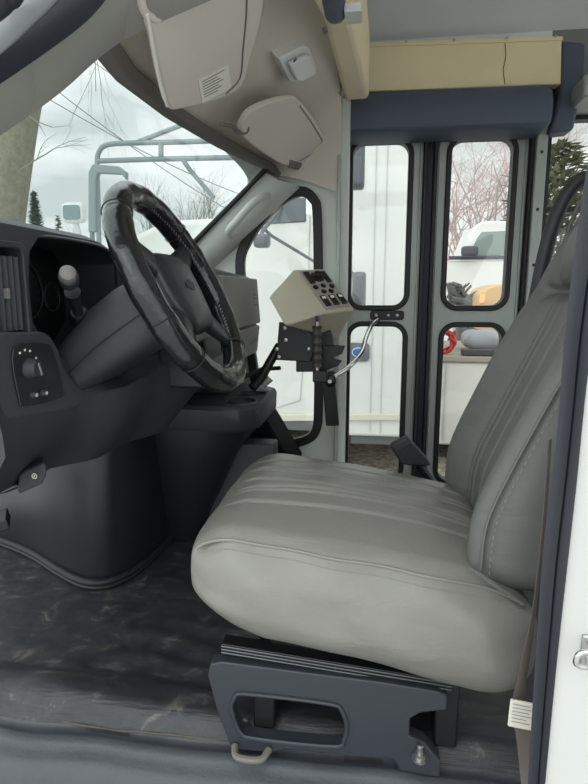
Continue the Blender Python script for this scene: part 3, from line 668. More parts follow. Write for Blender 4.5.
# step-well box behind the console
bm = B(); prism(bm, [V((-.63, 1.87, 0)), V((-.63, 1.87, .36)), V((-.36, 1.87, .37)), V((-.26, 1.87, .20)), V((-.26, 1.87, 0))], (0, .20, 0))
tag(build('heater_box', bm, mat('matt_black', (14, 14, 15), .85, spec=.2), bevel=.008), 'black angular box behind console and seat, under the quarter window', 'heater box')
bm = B(); box(bm, (-.52, 1.69, 0), (-.30, 1.765, .33)); tag(build('side_cover', bm, darkpl, bevel=.006), 'dark grey upright cover between console and seat front', 'cover')

# =================================================================== control box, bracket, door arm
t = thing('control_box', 'beige sloped switch box on black bracket in front of the entry door', 'control box', tuple(P(310, 340, 1.75)))
f_ = [P(293, 269, 1.80), P(325, 268, 1.86), P(355, 309, 1.78), P(324, 314, 1.68)]      # sloped switch face TL,TR,BR,BL
nf = (f_[1]-f_[0]).cross(f_[3]-f_[0]).normalized()
if nf.dot(CAM-f_[0]) < 0: nf = -nf
b2 = [P(270, 297, 1.74), P(300, 297, 1.86), P(335, 337, 1.86), P(283, 326, 1.70)]
bm = B()
TL, TR, BR, BL = f_
lo_ = [P(268, 297, 1.71), P(300, 296, 1.90), P(338, 340, 1.84), P(284, 326, 1.64)]
vs = [bm.verts.new(p) for p in (TL, TR, BR, BL)]+[bm.verts.new(p) for p in lo_]
bm.faces.new(vs[:4]); bm.faces.new(vs[4:][::-1])
for i in range(4): bm.faces.new((vs[i], vs[(i+1) % 4], vs[4+(i+1) % 4], vs[4+i]))
build('housing', bm, boxm, t, bevel=.008, bseg=3)
def FF(u, v, h=0): return TL.lerp(TR, u).lerp(BL.lerp(BR, u), v)+nf*h
bm = B(); prism(bm, [FF(.12, .08, .0005), FF(.90, .08, .0005), FF(.90, .93, .0005), FF(.12, .93, .0005)], nf*.003); fp = build('face_plate', bm, boxf, t, bevel=.001)
def sw(u0, u1, v0, v1, h=.006, m=black, name='rocker_switch', bp_=.0015):
    bm = B(); prism(bm, [FF(u0, v0, .0035), FF(u1, v0, .0035), FF(u1, v1, .0035), FF(u0, v1, .0035)], nf*h); return build(name, bm, m, fp, bevel=bp_)
sw(.18, .34, .12, .38); sw(.70, .84, .12, .38)
bm = B(); lathe(bm, FF(.52, .24, .0035), nf, [(0, .022), (.004, .022), (.006, .015), (.018, .013), (.02, .004)], 20); build('rotary_knob', bm, black, fp)
for (u, v) in ((.25, .47), (.50, .45), (.75, .47), (.40, .58), (.62, .58)):
    bm = B(); lathe(bm, FF(u, v, .0035), nf, [(0, .009), (.005, .009), (.007, .005)], 14); build('push_button', bm, black, fp)
for k, u in enumerate((.18, .44, .70)):
    s = sw(u, u+.17, .66, .88, .005)
    bm = B(); prism(bm, [FF(u+.03, .69, .0087), FF(u+.13, .69, .0087), FF(u+.13, .74, .0087), FF(u+.03, .74, .0087)], nf*.0006); build('switch_label', bm, tagm, s, smooth=False)
bm = B(); lathe(bm, P(317, 318, 1.68), (0, -.6, 1), [(-.02, .006), (.012, .006), (.014, .004)], 12); build('latch_screw', bm, steel, t)
t = thing('box_bracket', 'black steel bracket and swing arm holding the beige switch box', 'bracket', tuple(P(300, 370, 1.75)))
bm = B(); prism(bm, [P(a, b, 1.74) for a, b in ((279, 322), (308, 326), (316, 345), (310, 362), (276, 360))], (0, .02, 0)); build('side_plate', bm, blacksteel, t, bevel=.002)
for a, b in ((285, 328), (286, 340), (277, 349), (309, 349), (279, 357)):
    bm = B(); lathe(bm, P(a, b, 1.738), (0, -1, 0), [(0, .006), (.004, .006), (.005, .003)], 6); build('bolt', bm, steel, t)
bm = B(); prism(bm, [P(a, b, 1.76) for a, b in ((296, 345), (330, 330), (334, 346), (320, 372), (296, 372))], (0, .07, 0)); build('mount_block', bm, blacksteel, t, bevel=.003)
bm = B(); prism(bm, [P(a, b, 1.79) for a, b in ((298, 326), (334, 338), (312, 346), (296, 345))], (0, .05, 0)); build('wedge_plate', bm, boxm, t, bevel=.002, label='beige wedge plate')
bm = B(); tube(bm, catmull([P(280, 345, 1.78), P(270, 362, 1.77), P(262, 376, 1.75), P(252, 388, 1.72)], k=4), .015, 12); build('support_arm', bm, blacksteel, t)
bm = B(); tube(bm, [P(242, 378, 1.70), P(262, 369, 1.76), P(280, 368, 1.80)], .007, 10); build('cross_tube', bm, blacksteel, t)
bm = B(); tube(bm, [P(270, 378, 1.77), P(262, 386, 1.76)], [.014, .011], 10); build('tape_wrap', bm, mat('tape_grey', (150, 148, 144), .7), t, label='grey taped end')
bm = B(); prism(bm, [P(a, b, 1.75) for a, b in ((322, 345), (345, 346), (342, 354), (332, 358), (342, 361), (338, 366), (322, 372))], (0, .02, 0)); build('hinge_plate', bm, blacksteel, t, bevel=.002)
bm = B(); prism(bm, [P(a, b, 1.93) for a, b in ((321, 372), (334, 372), (339, 426), (326, 426))], (0, .04, 0)); build('lower_bar', bm, blacksteel, t, bevel=.003)
t = thing('door_lever', 'bent steel door-opening lever with black ribbed grip below the switch box', 'door lever', tuple(P(333, 378, 1.72)))
bm = B(); g0, g1 = P(317, 326, 1.66), P(317, 367, 1.66); prof_ = []
L_ = (g1-g0).length
for i in range(25):
    s = i/24; prof_.append((L_*s, .0135+.0018*math.cos(s*2*math.pi*5)))
lathe(bm, g0, g1-g0, prof_, 18); build('grip', bm, mat('grip_rubber', (54, 50, 46), .5), t)
bm = B(); tube(bm, [g0+V((0, 0, .012)), g1+V((0, 0, -.03))], .006, 10); build('shaft', bm, steel, t)
q = P(330, 381, 1.70)
bm = B(); lathe(bm, q+V((0, .03, 0)), (0, -1, 0), [(0, .018), (.03, .019), (.034, .014), (.035, .006)], 20); kn = build('pivot_knob', bm, black, t)
bm = B(); lathe(bm, q+V((0, -.005, 0)), (0, -1, 0), [(0, .007), (.005, .006)], 8); build('nut', bm, steel, kn)
bm = B(); box(bm, g1+V((-.012, -.01, -.045)), g1+V((.03, .02, -.01))); build('clevis', bm, blacksteel, t, bevel=.003)
bm = B(); tube(bm, catmull([q+V((.0, .01, 0)), P(336, 376, 1.76), P(350, 366, 1.85), P(362, 352, 2.0), P(366, 338, 2.12), P(372, 325, 2.25), P(378, 320, 2.29)], k=6), .0085, 12); build('rod', bm, chrome, t, label='bright steel rod')
t = thing('door_bracket', 'black slotted bracket on the middle rail of the front door leaf', 'bracket', tuple(P(388, 319, 2.3)))
bm = B(); prism(bm, [V((p[0], YD-.009, p[1])) for p in rrect(P(370, 318, YD).x, .690, P(404, 318, YD).x, .728, .012, 4)], (0, .008, 0)); build('plate', bm, blacksteel, t, bevel=.001)
for px in (376, 388, 397): bm = B(); lathe(bm, V((P(px, 318, YD).x, YD-.0095, .709)), (0, -1, 0), [(0, .007), (.005, .006), (.006, .003)], 8); build('bolt', bm, steel, t)

# =================================================================== driver seat
t = thing('driver_seat', 'grey leather driver seat with pleated cushion on black pedestal', 'seat', (0, 1.08, .0)); seat = t
SX, SY = -.020, 1.08; HX, HY, HZ = .276, .25, .095
def cdef(p):
    x, y, z = p; nx, ny = x/HX, y/HY
    topw = max(0, min(1, (z+.02)/.07)); 
    Z = .293 - .135*x + z
    Z += topw*.034*(1-nx**2)*(1-ny**2) 
    if z > 0:
        for k, yc in enumerate((-.13, -.075, -.055, .0, .06, .08, .14)):
            bend = .02*math.sin((nx+1)*1.1)*(1 if yc < 0 else -1)
            g = math.exp(-((y-yc-bend)/.0048)**2); Z -= .0085*g*topw*max(0, min(1, (.9-abs(nx))*4))
        Z += topw*.003*noise.noise(V((x*9, y*12, 1)))
    else:
        Z -= .024*max(0, nx)*(-z/HZ)
    sb = 1-(z/HZ)**2
    Y = SY + y + (1 if y > 0 else -1)*abs(ny)**4*(.022*sb + .0035*noise.noise(V((x*10, 0, z*22))) + .002*math.sin(x*38+z*40))
    # sagging bottom edge: front underside lifts
    if z < 0: Z += .03*max(0, -nx-.55)/.45*(-z/HZ)
    X = SX + x + (.012*sb*(abs(nx)**4)*(1 if nx > 0 else -1))
    X += .03*max(0, (abs(ny)-.6)/.4)**2*(1 if nx < -.5 else 0)*(-nx-.5)*2
    return V((X, Y, Z))
cush = build('cushion', rbox((HX, HY, HZ), (.085, .045, .068), (120, 220, 26), cdef), leather, t, ang=180)
cush['label'] = 'pleated grey leather seat cushion'
def edge_path(sy, phi, grow=0, n=150):
    out = []
    for i in range(n+1):
        x = -HX*.985+(HX*1.9)*i/n; t_ = max(0, (abs(x)-(HX-.085))/.085); k = math.sqrt(max(0, 1-min(1, t_)**2))
        y = sy*((HY-.045)+.045*math.cos(phi)+grow); z = (HZ-.068)+.068*math.sin(phi)*(.35+.65*k)+grow*.6
        out.append(cdef(V((x, y, z))))
    return out
PH = math.radians(52)
for sy in (-1, 1):
    bm = B(); tube(bm, edge_path(sy, PH, .0005), .0030, 8); wl = build('welt', bm, leather, cush)
    bm = B(); lp2 = edge_path(sy, PH-.22, .0006, 240)
    for i in range(0, 239, 2): cyl(bm, lp2[i], lp2[i].lerp(lp2[i+1], .9), .0008, n=5)
    build('stitching', bm, thread, wl)['kind'] = 'stuff'
# flap seam at rear corner of cushion
bm = B(); tube(bm, [P(466, 566, .845), P(480, 574, .84), P(500, 588, .835), P(524, 604, .83)], [.002, .004, .004, .002], 8); build('rear_flap', bm, leather2, cush)
# backrest
BH = .375
def bx(z):     # front surface X at height z(0..)
    return .19+.225*((z-.455)+math.sqrt((z-.455)**2+.0016))
    return interp(z, [(.30, .205), (.42, .190), (.50, .195), (.62, .245), (.75, .308), (.86, .355), (1.0, .405), (1.15, .45)])
def bdef(p):
    x, y, z = p; ny, nz = y/.235, z/BH        # x: -front..+back
    Z = .70+z; front = max(0, -x/.06)
    bol = max(0, (abs(ny)-.52)/.48); bol = math.sin(min(1, bol*1.15)*math.pi/2)**2 if bol > 0 else 0
    lowb = interp(Z, [(.3, .9), (.65, 1), (.95, .25), (1.1, .1)])
    X = bx(Z)+.07+x
    X -= front*((.060 if y < 0 else .045)*bol*lowb) - front*.012
    narrow = interp(Z, [(.32, 1.0), (.8, 1.0), (.95, .86), (1.09, .78)])
    for yc in (-.10, -.065, .0, .065, .10):
        X += front*.008*math.exp(-((y-yc)/.005)**2)*max(0, min(1, (.80-Z)/.06))
    X += front*.010*math.exp(-((abs(y)-.135)/.012)**2)*(1 if Z < .9 else 0)
    X += front*.022*math.exp(-((Z-.80)/.010)**2)*(abs(ny) < .7)
    X -= front*.045*max(0, 1-((Z-.91)/.10)**2)*(1-ny**2)
    Y = SY + y*narrow + (1 if y > 0 else -1)*abs(ny)**4*.012*(1-nz**2)+.002*noise.noise(V((x*8, 0, z*6)))
    X += .003*noise.noise(V((y*5, z*5, 5)))*front
    return V((X, Y, Z))
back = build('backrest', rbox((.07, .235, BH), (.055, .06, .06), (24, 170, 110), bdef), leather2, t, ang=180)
for yy, nm in ((-1, 'near'), (1, 'far')):
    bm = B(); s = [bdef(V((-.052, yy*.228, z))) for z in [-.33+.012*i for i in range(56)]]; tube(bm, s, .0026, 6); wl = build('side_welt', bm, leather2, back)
    bm = B()
    s = [bdef(V((-.052, yy*.228, z)))+V((.012, yy*.004, 0)) for z in [-.33+.006*i for i in range(110)]]
    for i in range(0, 108, 2): cyl(bm, s[i], s[i].lerp(s[i+1], .9), .0008, n=5)
    build('stitching', bm, thread, wl)['kind'] = 'stuff'
# plastic shell behind the backrest
def sdef(p):
    x, y, z = p; Z = .72+z; nr = interp(Z, [(.3, 1), (.85, 1), (1.1, .88)]); return V((bx(Z)+.150+x, SY+y*nr, Z))
build('back_shell', rbox((.028, .262, .40), (.022, .05, .08), (10, 30, 40), sdef), darkpl, t)
bm = B(); s = [P(a, b, 1.36) for a, b in ((520, 345), (534, 305), (543, 262), (552, 228), (566, 196), (580, 180), (600, 172))]+[V((.50, 1.30, 1.15)), V((.51, 1.08, 1.16)), V((.50, .90, 1.13))]
tube(bm, catmull(s, k=5), .016, 12); build('shell_rim', bm, darkpl, t)
bm = B(); tube(bm, catmull([p+V((.030, -.018, -.006)) for p in s], k=5), .005, 8); build('shell_piping', bm, leather2, t)
# pedestal plates
ol = [(211, 663), (222, 661), (300, 671), (380, 681), (436, 690), (447, 694), (447, 709), (420, 712), (410, 718), (409, 735), (424, 742), (440, 760), (440, 777), (400, 770), (394, 758), (340, 754), (285, 748), (272, 752), (232, 748), (226, 733), (216, 705), (208, 674)]
def plate(yp, mirror=False):
    bm = B(); pts = [P(a, b, .865) for a, b in ol]
    for p in pts: p.y = yp
    prism(bm, pts, (0, .028, 0)); o = build('pedestal_side', bm, mat('pedestal_black', (48, 52, 58), .42, bump=.1, bscale=300), t)
    slot = [P(a, b, .865) for a, b in ((232, 706), (236, 696), (245, 692), (330, 702), (342, 710), (347, 724), (344, 738), (334, 745), (256, 737), (240, 730))]
    c = B(); pp = catmull(slot, True, 4)
    for p in pp: p.y = yp-.02
    prism(c, pp, (0, .08, 0)); cut(o, [c]); bev(o, .005, 3)
    bm = B(); pp2 = resample(pp, 60); 
    for p in pp2: p.y = yp-.001
    tube(bm, pp2, .004, 8, True); build('slot_rim', bm, mat('pedestal_black', (0, 0, 0)), o)
    return o
plate(.862); plate(1.26)
bm = B(); box(bm, (-.20, .89, .02), (-.16, 1.26, .16)); build('cross_member', bm, blacksteel, t, bevel=.004)
bm = B(); box(bm, (.12, .89, .02), (.16, 1.26, .15)); build('cross_member', bm, blacksteel, t, bevel=.004)
bm = B(); q = P(290, 700, .95); cyl(bm, V((-.13, .93, .115)), V((.02, .97, .095)), .013); build('slide_spring', bm, blacksteel, t)
for yp in (.875, 1.265):
    a, b = P(221, 651, .872), P(452, 689, .872); a.y = b.y = yp
    bm = B(); prism(bm, [a+V((0, 0, .012)), b+V((0, 0, .012)), b+V((0, 0, -.006)), a+V((0, 0, -.006))], (0, .03, 0)); r_ = build('slide_rail', bm, black, t, bevel=.0015)
    for k in range(3):
        bm = B(); h = .008-.006*k; tube(bm, [a+V((0, -.001, h)), b+V((0, -.001, h))], .0015, 6); build('rail_groove', bm, mat('rail_grey', (96, 98, 100), .35, metal=.6), r_)
bm = B(); box(bm, (-.17, .90, .175), (.20, 1.28, .20)); build('seat_pan', bm, black, t, bevel=.004)
for (px, py, y_) in ((420, 752, .852), (246, 725, .90), (440, 770, .9)):
    q = P(px, py, y_); bm = B(); lathe(bm, q-V((0, 0, .014)), (0, 0, 1), [(0, .013), (.004, .013), (.0041, .009), (.013, .009), (.0131, .0055), (.026, .0055), (.028, .003)], 12); build('anchor_bolt', bm, steel, t)

bm = B(); q = P(250, 752, .848); tube(bm, catmull([q+V((-.03, .01, .0)), q+V((-.02, -.012, -.002)), q+V((.02, -.012, -.002)), q+V((.032, .01, 0))], k=5), .006, 8); build('front_foot', bm, mat('foot_metal', (112, 108, 100), .6), t)
# seat belt webbing, tag
t = thing('seat_belt', 'taupe seat belt webbing with white tag hanging beside the seat', 'seat belt', tuple(P(525, 690, .74)))
def strap(pts, wds, th=.0022):
    bm = B(); s = []
    for p, w_ in zip(pts, wds): s.append([p+V((-w_, 0, 0)), p+V((w_, .004, 0)), p+V((w_, .004+th, 0)), p+V((-w_, th, 0))])
    loft(bm, s); return bm
bp_ = catmull([P(a, b, y) for a, b, y in ((551, 440, .69), (545, 520, .70), (539, 580, .71), (532, 630, .72), (525, 668, .735), (520, 705, .745), (526, 745, .75), (530, 790, .76), (532, 840, .77))], k=4)
build('webbing', strap(bp_, [interp(i/len(bp_), [(0, .0025), (.3, .003), (.5, .006), (.66, .012), (.8, .012), (1, .010)]) for i in range(len(bp_))]), webm, t, ang=80)
bm = B(); q = [P(a, b, .735) for a, b in ((509, 694), (534, 699), (531, 725), (506, 720))]; q = [p-V((0, .012, 0)) for p in q]; prism(bm, q, (0, .004, 0)); tg = build('care_tag', bm, tagm, t, bevel=.001, label='white printed tag')
for k in range(6):
    s = .12+.13*k; a = q[0].lerp(q[3], s).lerp(q[1].lerp(q[2], s), .1); b = q[0].lerp(q[3], s).lerp(q[1].lerp(q[2], s), .55+.35*random.random())
    bm = B(); cyl(bm, a+V((0, -.0005, 0)), b+V((0, -.0005, 0)), .0005, n=5); build('print_line', bm, mat('ink_pale', (150, 146, 136), .8), tg)
# buckle
t = thing('belt_buckle', 'dark seat belt buckle sticking up between cushion and entry door', 'buckle', tuple(P(410, 462, 1.42)))
q = [P(a, b, 1.40) for a, b in ((390, 446), (407, 437), (427, 459), (431, 466), (410, 466), (401, 464))]
bm = B(); prism(bm, q, (0, .03, 0)); build('housing', bm, mat('buckle_black', (40, 40, 42), .5), t, bevel=.004)
bm = B(); tube(bm, [P(418, 464, 1.415), P(430, 480, 1.415), P(440, 500, 1.41), V((.16, 1.40, .15)), V((.16, 1.40, .0))], .010, 10); build('stalk', bm, black, t)
bm = B(); prism(bm, [P(a, b, 1.398) for a, b in ((393, 447), (406, 440), (410, 444), (397, 452))], (0, .003, 0)); build('release_button', bm, darkpl, t, bevel=.001)
# second row seat sliver seen over the driver seat (dark)
t = thing('passenger_seat', 'dark upholstered seat back partly visible behind the driver seat', 'seat', (1.05, 1.6, 0))
def ps(p): return V((.98+p.x+.25*(p.z), 1.95+p.y, .62+p.z))
build('backrest', rbox((.06, .22, .42), (.05, .08, .1), (12, 24, 30), ps), darkpl, t)
def ps2(p): return V((.78+p.x, 1.95+p.y, .24+p.z))
build('cushion', rbox((.2, .22, .06), (.05, .05, .05), (16, 16, 10), ps2), darkpl, t)
for x in (.62, .92):
    for y in (1.78, 2.12): bm = B(); cyl(bm, V((x, y, 0)), V((x, y, .19)), .012); build('leg', bm, blacksteel, t)

# =================================================================== OUTSIDE
GZ = -.75
gm = mat('pale_ground', (196, 194, 190), .9, bump=.5, bscale=12, col2=(226, 225, 222), vscale=2.2, bdist=.03)
bm = B()
gn = 40
for i in range(gn+1):
    for j in range(gn+1): bm.verts.new((-60+120*i/gn, -20+110*j/gn, GZ))
bm.verts.ensure_lookup_table()
for i in range(gn):
    for j in range(gn): bm.faces.new([bm.verts[k] for k in (i*(gn+1)+j, (i+1)*(gn+1)+j, (i+1)*(gn+1)+j+1, i*(gn+1)+j+1)])
o = struct('floor_ground', bm, gm)
bm = sheet(lambda u, v: V((lerp(-5, 3, u), lerp(4.5, 7.2, v)+.15*noise.noise(V((u*14, v*3, 0))), GZ+.012+.012*noise.noise(V((u*40, v*30, 0))))), 60, 16, (0, 0, -.02))
struct('floor_gravel_strip', bm, mat('brown_gravel', (104, 96, 84), .95, bump=1, bscale=28, col2=(170, 160, 146), vscale=18, bdist=.04))
rockm = mat('rock_grey', (110, 104, 96), .9, bump=.5, bscale=20)
for k in range(46):
    x = random.uniform(-1.3, .9); y = random.uniform(5.9, 7.4); r = random.uniform(.04, .11)
    bm = B(); bmesh.ops.create_icosphere(bm, subdivisions=2, radius=r)
    for v_ in bm.verts: v_.co += v_.co.normalized()*r*.35*noise.noise(v_.co*18+V((k, 0, 0))); v_.co.z *= .7; v_.co += V((x, y, GZ+r*.4))
    tag(build('rock', bm, rockm), 'rough grey stone on the ground beyond the white truck', 'rock', 'stones along the verge')
# ---- white truck with ladder rack
TY = 4.6
t = thing('utility_truck', 'white truck with tall body and grey ladder rack parked close alongside', 'truck', (-1.2, TY+.9, GZ))
def tp(px, py): p = P(px, py, TY); return V((p.x, TY, p.z))
xb = tp(352, 200).x; xe = tp(428, 200).x
cabp = [V((-3.6, TY, -.35)), V((-3.6, TY, .35)), V((-3.3, TY, .48)), V((-2.5, TY, .62)), V((-1.95, TY, 1.28)), V((-1.7, TY, 1.38)), V((xb-.06, TY, 1.42)), V((xb-.06, TY, -.35))]
bm = B(); prism(bm, cabp, (0, 2.0, 0)); build('cab', bm, white2, t, bevel=.05, bseg=4)
bm = B(); prism(bm, [V((xb-.04, TY, -.38)), V((xb-.04, TY, 2.2)), V((xe, TY, 2.2)), V((xe, TY, -.38))], (0, 2.1, 0)); build('body_box', bm, white2, t, bevel=.03, bseg=3)
for px in (375, 386):
    x = tp(px, 220).x; bm = B(); box(bm, (x-.004, TY-.006, -.34), (x+.004, TY+.01, 2.1)); build('body_seam', bm, mat('seam_grey', (186, 188, 186), .6), t)
bm = B(); box(bm, (xb+.02, TY+.05, -.46), (xe-.02, TY+.1, -.36)); build('side_skirt', bm, mat('skirt_grey', (96, 98, 98), .6), t, bevel=.01)
# cab window (dark glass), door line
bm = B(); prism(bm, [tp(240, 205)+V((0, -.012, 0)), tp(250, 196)+V((0, -.012, 0)), tp(306, 198)+V((0, -.012, 0)), tp(306, 222)+V((0, -.012, 0)), tp(240, 226)+V((0, -.012, 0))], (0, .02, 0)); build('side_window', bm, mat('dark_glass', (92, 100, 106), .1), t, bevel=.01)
bm = B(); tube(bm, [tp(310, 215)+V((0, -.004, 0)), tp(308, 300)+V((0, -.004, 0)), tp(300, 400)+V((0, -.004, 0)), tp(262, 412)+V((0, -.004, 0))], .006, 6); build('door_line', bm, mat('seam_grey', (0, 0, 0)), t)
bm = B(); prism(bm, [tp(240, 414)+V((0, -.03, 0)), tp(405, 413)+V((0, -.03, 0)), tp(405, 420)+V((0, -.03, 0)), tp(240, 421)+V((0, -.03, 0))], (0, .05, 0)); build('rub_rail', bm, mat('cream_grey', (206, 202, 186), .5), t, bevel=.01)
bm = B(); box(bm, (tp(245, 424).x, TY-.015, tp(300, 428).z-.02), (tp(330, 424).x, TY+.1, tp(300, 420).z)); build('step_board', bm, mat('skirt_grey', (0, 0, 0)), t, bevel=.01)
# mirrors on this truck
def mirror(parent, c, w_, h_, arm, m=mat('mirror_grey', (84, 88, 94), .35)):
    def d(p): return c+V((p.x, p.y, p.z))
    mm = build('side_mirror', rbox((w_, .06, h_), (w_*.5, .04, w_*.5), (8, 8, 12), d), m, parent)
    bm = B(); tube(bm, arm, .016, 8); build('mirror_arm', bm, m, mm)
mirror(t, P(262, 241, 4.2), .06, .05, [P(262, 241, 4.2), P(262, 232, 4.3), P(282, 207, 4.6)])
mirror(t, P(357, 166, 4.2), .055, .16, [P(354, 180, 4.2), P(345, 200, 4.3), P(340, 205, 4.6)])
mirror(t, P(359, 290, 4.2), .05, .13, [P(357, 280, 4.2), P(349, 270, 4.3), P(345, 268, 4.6)])
bm = B(); tube(bm, [P(256, 222, 4.4), P(272, 236, 4.35), P(320, 265, 4.5)], .012, 8); build('hood_strut', bm, mat('mirror_grey', (0, 0, 0)), t)
bm = B(); q = tp(357, 352); bm_ = rrect(q.x-.11, q.z-.075, q.x+.10, q.z+.075, .03, 4); prism(bm, [V((a, TY-.02, b)) for a, b in bm_], (0, .03, 0)); em_ = build('badge_plate', bm, mat('plate_grey', (92, 98, 104), .4), t, bevel=.005)
q = tp(358, 352)
bm = B(); prism(bm, [V((q.x+.055*math.cos(a), TY-.026, q.z+.045*math.sin(a))) for a in [2*math.pi*k/28 for k in range(28)]], (0, .008, 0)); bb_ = build('oval_badge', bm, mat('badge_blue', (60, 100, 165), .3), em_, label='blue oval badge')
bm = B(); tube(bm, [V((q.x+.045*math.cos(a), TY-.0275, q.z+.036*math.sin(a))) for a in [2*math.pi*k/28 for k in range(28)]], .003, 6, True); build('badge_border', bm, tagm, em_)
for (x, r) in ((-2.9, .38), (-1.4, .38)):
    bm = B(); tube(bm, [V((x+ (r-.1)*math.cos(a), TY+.12, GZ+r+(r-.1)*math.sin(a))) for a in [2*math.pi*k/32 for k in range(32)]], .1, 12, True); w_ = build('wheel', bm, rubber, t)
    bm = B(); lathe(bm, (x, TY+.02, GZ+r), (0, 1, 0), [(0, .05), (.03, .2), (.1, .24)], 24); build('wheel_hub', bm, steel, w_)
# ladder rack (tubes)
rk = mat('rack_grey', (128, 140, 142), .4)
bm = B()
ry = 4.9
def rp(a, b): return P(a, b, ry)
tube(bm, catmull([rp(98, 195), rp(97, 165), rp(99, 152), rp(107, 145), rp(130, 143), rp(180, 142), rp(262, 139)], k=5), .022, 10)
tube(bm, [rp(98, 161), rp(160, 159), rp(262, 157)], .022, 10); tube(bm, [rp(161, 143), rp(161, 160)], .022, 8)
tube(bm, [rp(135, 143), rp(182, 125), rp(240, 108)], .02, 8); tube(bm, [rp(183, 160), rp(190, 170), rp(214, 198)], .02, 8); tube(bm, [rp(98, 195), rp(99, 250)], .022, 8)
for (a, b) in ((250, 139), ): tube(bm, [rp(a, b), rp(a, 215)], .022, 8)
build('ladder_rack', bm, rk, t, label='grey tubular ladder rack')
t = thing('tow_mirror', 'tall grey framed tow mirror seen over the dashboard through windscreen', 'mirror', tuple(P(92, 230, 4.2)))
bm = B(); lo = [P(a, b, 4.2) for a, b in ((88, 232), (88, 172), (92, 164), (118, 166), (126, 172), (126, 180), (121, 174), (98, 173), (96, 178), (96, 232))]; prism(bm, lo, (0, .05, 0)); build('frame', bm, rk, t, bevel=.008)
bm = B(); tube(bm, [P(92, 230, 4.22), P(95, 300, 4.4), P(105, 330, 4.7)], .02, 8); build('stem', bm, rk, t)
t = thing('wing_mirror', 'small white wing mirror of a vehicle beyond the dashboard', 'mirror', tuple(P(74, 214, 5.5)))
c = P(74, 213, 5.5)
build('shell', rbox((.12, .05, .10), (.05, .04, .05), (10, 8, 10), lambda p: c+p), mat('mirror_white', (205, 208, 208), .4), t)
bm = B(); prism(bm, [c+V((a, -.052, b)) for a, b in rrect(-.09, -.07, .09, .07, .03, 5)], (0, .006, 0)); build('glass', bm, mat('mirror_face', (120, 135, 138), .1, metal=.6), t)
bm = B(); tube(bm, [c+V((0, .02, -.09)), c+V((.05, .1, -.5)), c+V((.06, .3, -1.5))], .03, 8); build('stalk', bm, mat('mirror_white', (0, 0, 0)), t)

# ---- flatbed seen in the lower window of rear leaf
t = thing('flatbed_trailer', 'white low flatbed body with cluttered deck close behind the entry door', 'trailer', (1.2, 5.4, GZ))
FY = 5.2
def fp_(a, b): return P(a, b, FY)
z1 = fp_(470, 362).z; z0 = fp_(470, 446).z; xx0 = fp_(434, 380).x
bm = B(); box(bm, (xx0, FY, z0), (xx0+3.2, FY+1.6, z1)); build('side_box', bm, mat('dull_white', (206, 202, 194), .5, var=.05), t, bevel=.02)
bm = B(); box(bm, (xx0-.03, FY-.03, z1), (xx0+3.2, FY+1.7, z1+.05)); build('deck', bm, mat('deck_grey', (150, 142, 132), .8, bump=.4, bscale=40), t, bevel=.01)
for k in range(5):
    bm = B(); x = xx0+.1+k*.55; box(bm, (x, FY-.012, z0+.05), (x+.02, FY, z1-.03)); build('panel_rib', bm, mat('seam_grey', (0, 0, 0)), t)
for x in (xx0+.7, xx0+2.5):
    bm = B(); r = .3; tube(bm, [V((x+.22*math.cos(a), FY+.05, GZ+r+.22*math.sin(a))) for a in [2*math.pi*k/24 for k in range(24)]], .09, 10, True); build('wheel', bm, rubber, t)
zt = z1+.05
q = P(444, 342, 5.35)
t = thing('hose_coil', 'coiled red hose lying on the flatbed behind the rear door leaf', 'hose', (q.x, q.y, zt))
bm = B(); pts = []
for k in range(90):
    a = k*.4; r = .09+.02*math.sin(k*.7); pts.append(V((q.x+r*math.cos(a), q.y+.02*math.sin(k*1.3)+.0006*k, zt+.115+r*math.sin(a))))
tube(bm, pts, .010, 6); build('coil', bm, mat('hose_red', (190, 50, 52), .5), t)
bm = B(); a = P(462, 356, 5.25); box(bm, (a.x-.0, 5.22, zt+.005), (a.x+.75, 5.34, zt+.055)); tag(build('timber_beam', bm, mat('dark_timber', (70, 66, 64), .8), bevel=.005), 'dark flat beam lying along the edge of the flatbed deck', 'beam')
def tarp(p): return V((q.x+.55+p.x, 5.8+p.y, zt+.10+p.z+.03*noise.noise(p*9)))
tag(build('grey_bundle', rbox((.32, .2, .09), (.1, .1, .08), (20, 14, 8), tarp), mat('tarp_grey', (140, 142, 146), .4)), 'pale grey wrapped bundle on the flatbed deck', 'bundle')
# ---- far pickup
t = thing('pickup_truck', 'white crew cab pickup further away, seen in the upper rear door window', 'pickup truck', (3.2, 12.5, GZ))
PYY = 12.0
def pp3(a, b): return P(a, b, PYY)
body = [(420, 264), (436, 261), (470, 260), (590, 258), (590, 312), (420, 314)]
bm = B(); prism(bm, [pp3(a, b) for a, b in body], (0, 1.9, 0)); build('body', bm, white2, t, bevel=.05, bseg=3)
bm = B(); prism(bm, [pp3(a, b) for a, b in ((460, 262), (467, 244), (475, 226), (482, 221), (540, 220), (548, 226), (552, 262))], (0, 1.7, 0)); build('cab', bm, white2, t, bevel=.05, bseg=3)
dg_ = mat('far_glass', (112, 128, 122), .12)
bm = B(); prism(bm, [pp3(a, b)+V((0, -.01, 0)) for a, b in ((469, 256), (477, 238), (482, 232), (505, 231), (505, 254), (488, 257))], (0, .03, 0)); o = build('side_window', bm, dg_, t)
bm = B(); prism(bm, [pp3(a, b)+V((0, -.01, 0)) for a, b in ((510, 252), (510, 233), (536, 234), (542, 254))], (0, .03, 0)); build('side_window', bm, dg_, t)
bm = B(); tube(bm, [pp3(507, 228)+V((0, -.01, 0)), pp3(507, 300)+V((0, -.01, 0))], .012, 6); build('door_line', bm, mat('seam_grey', (0, 0, 0)), t)
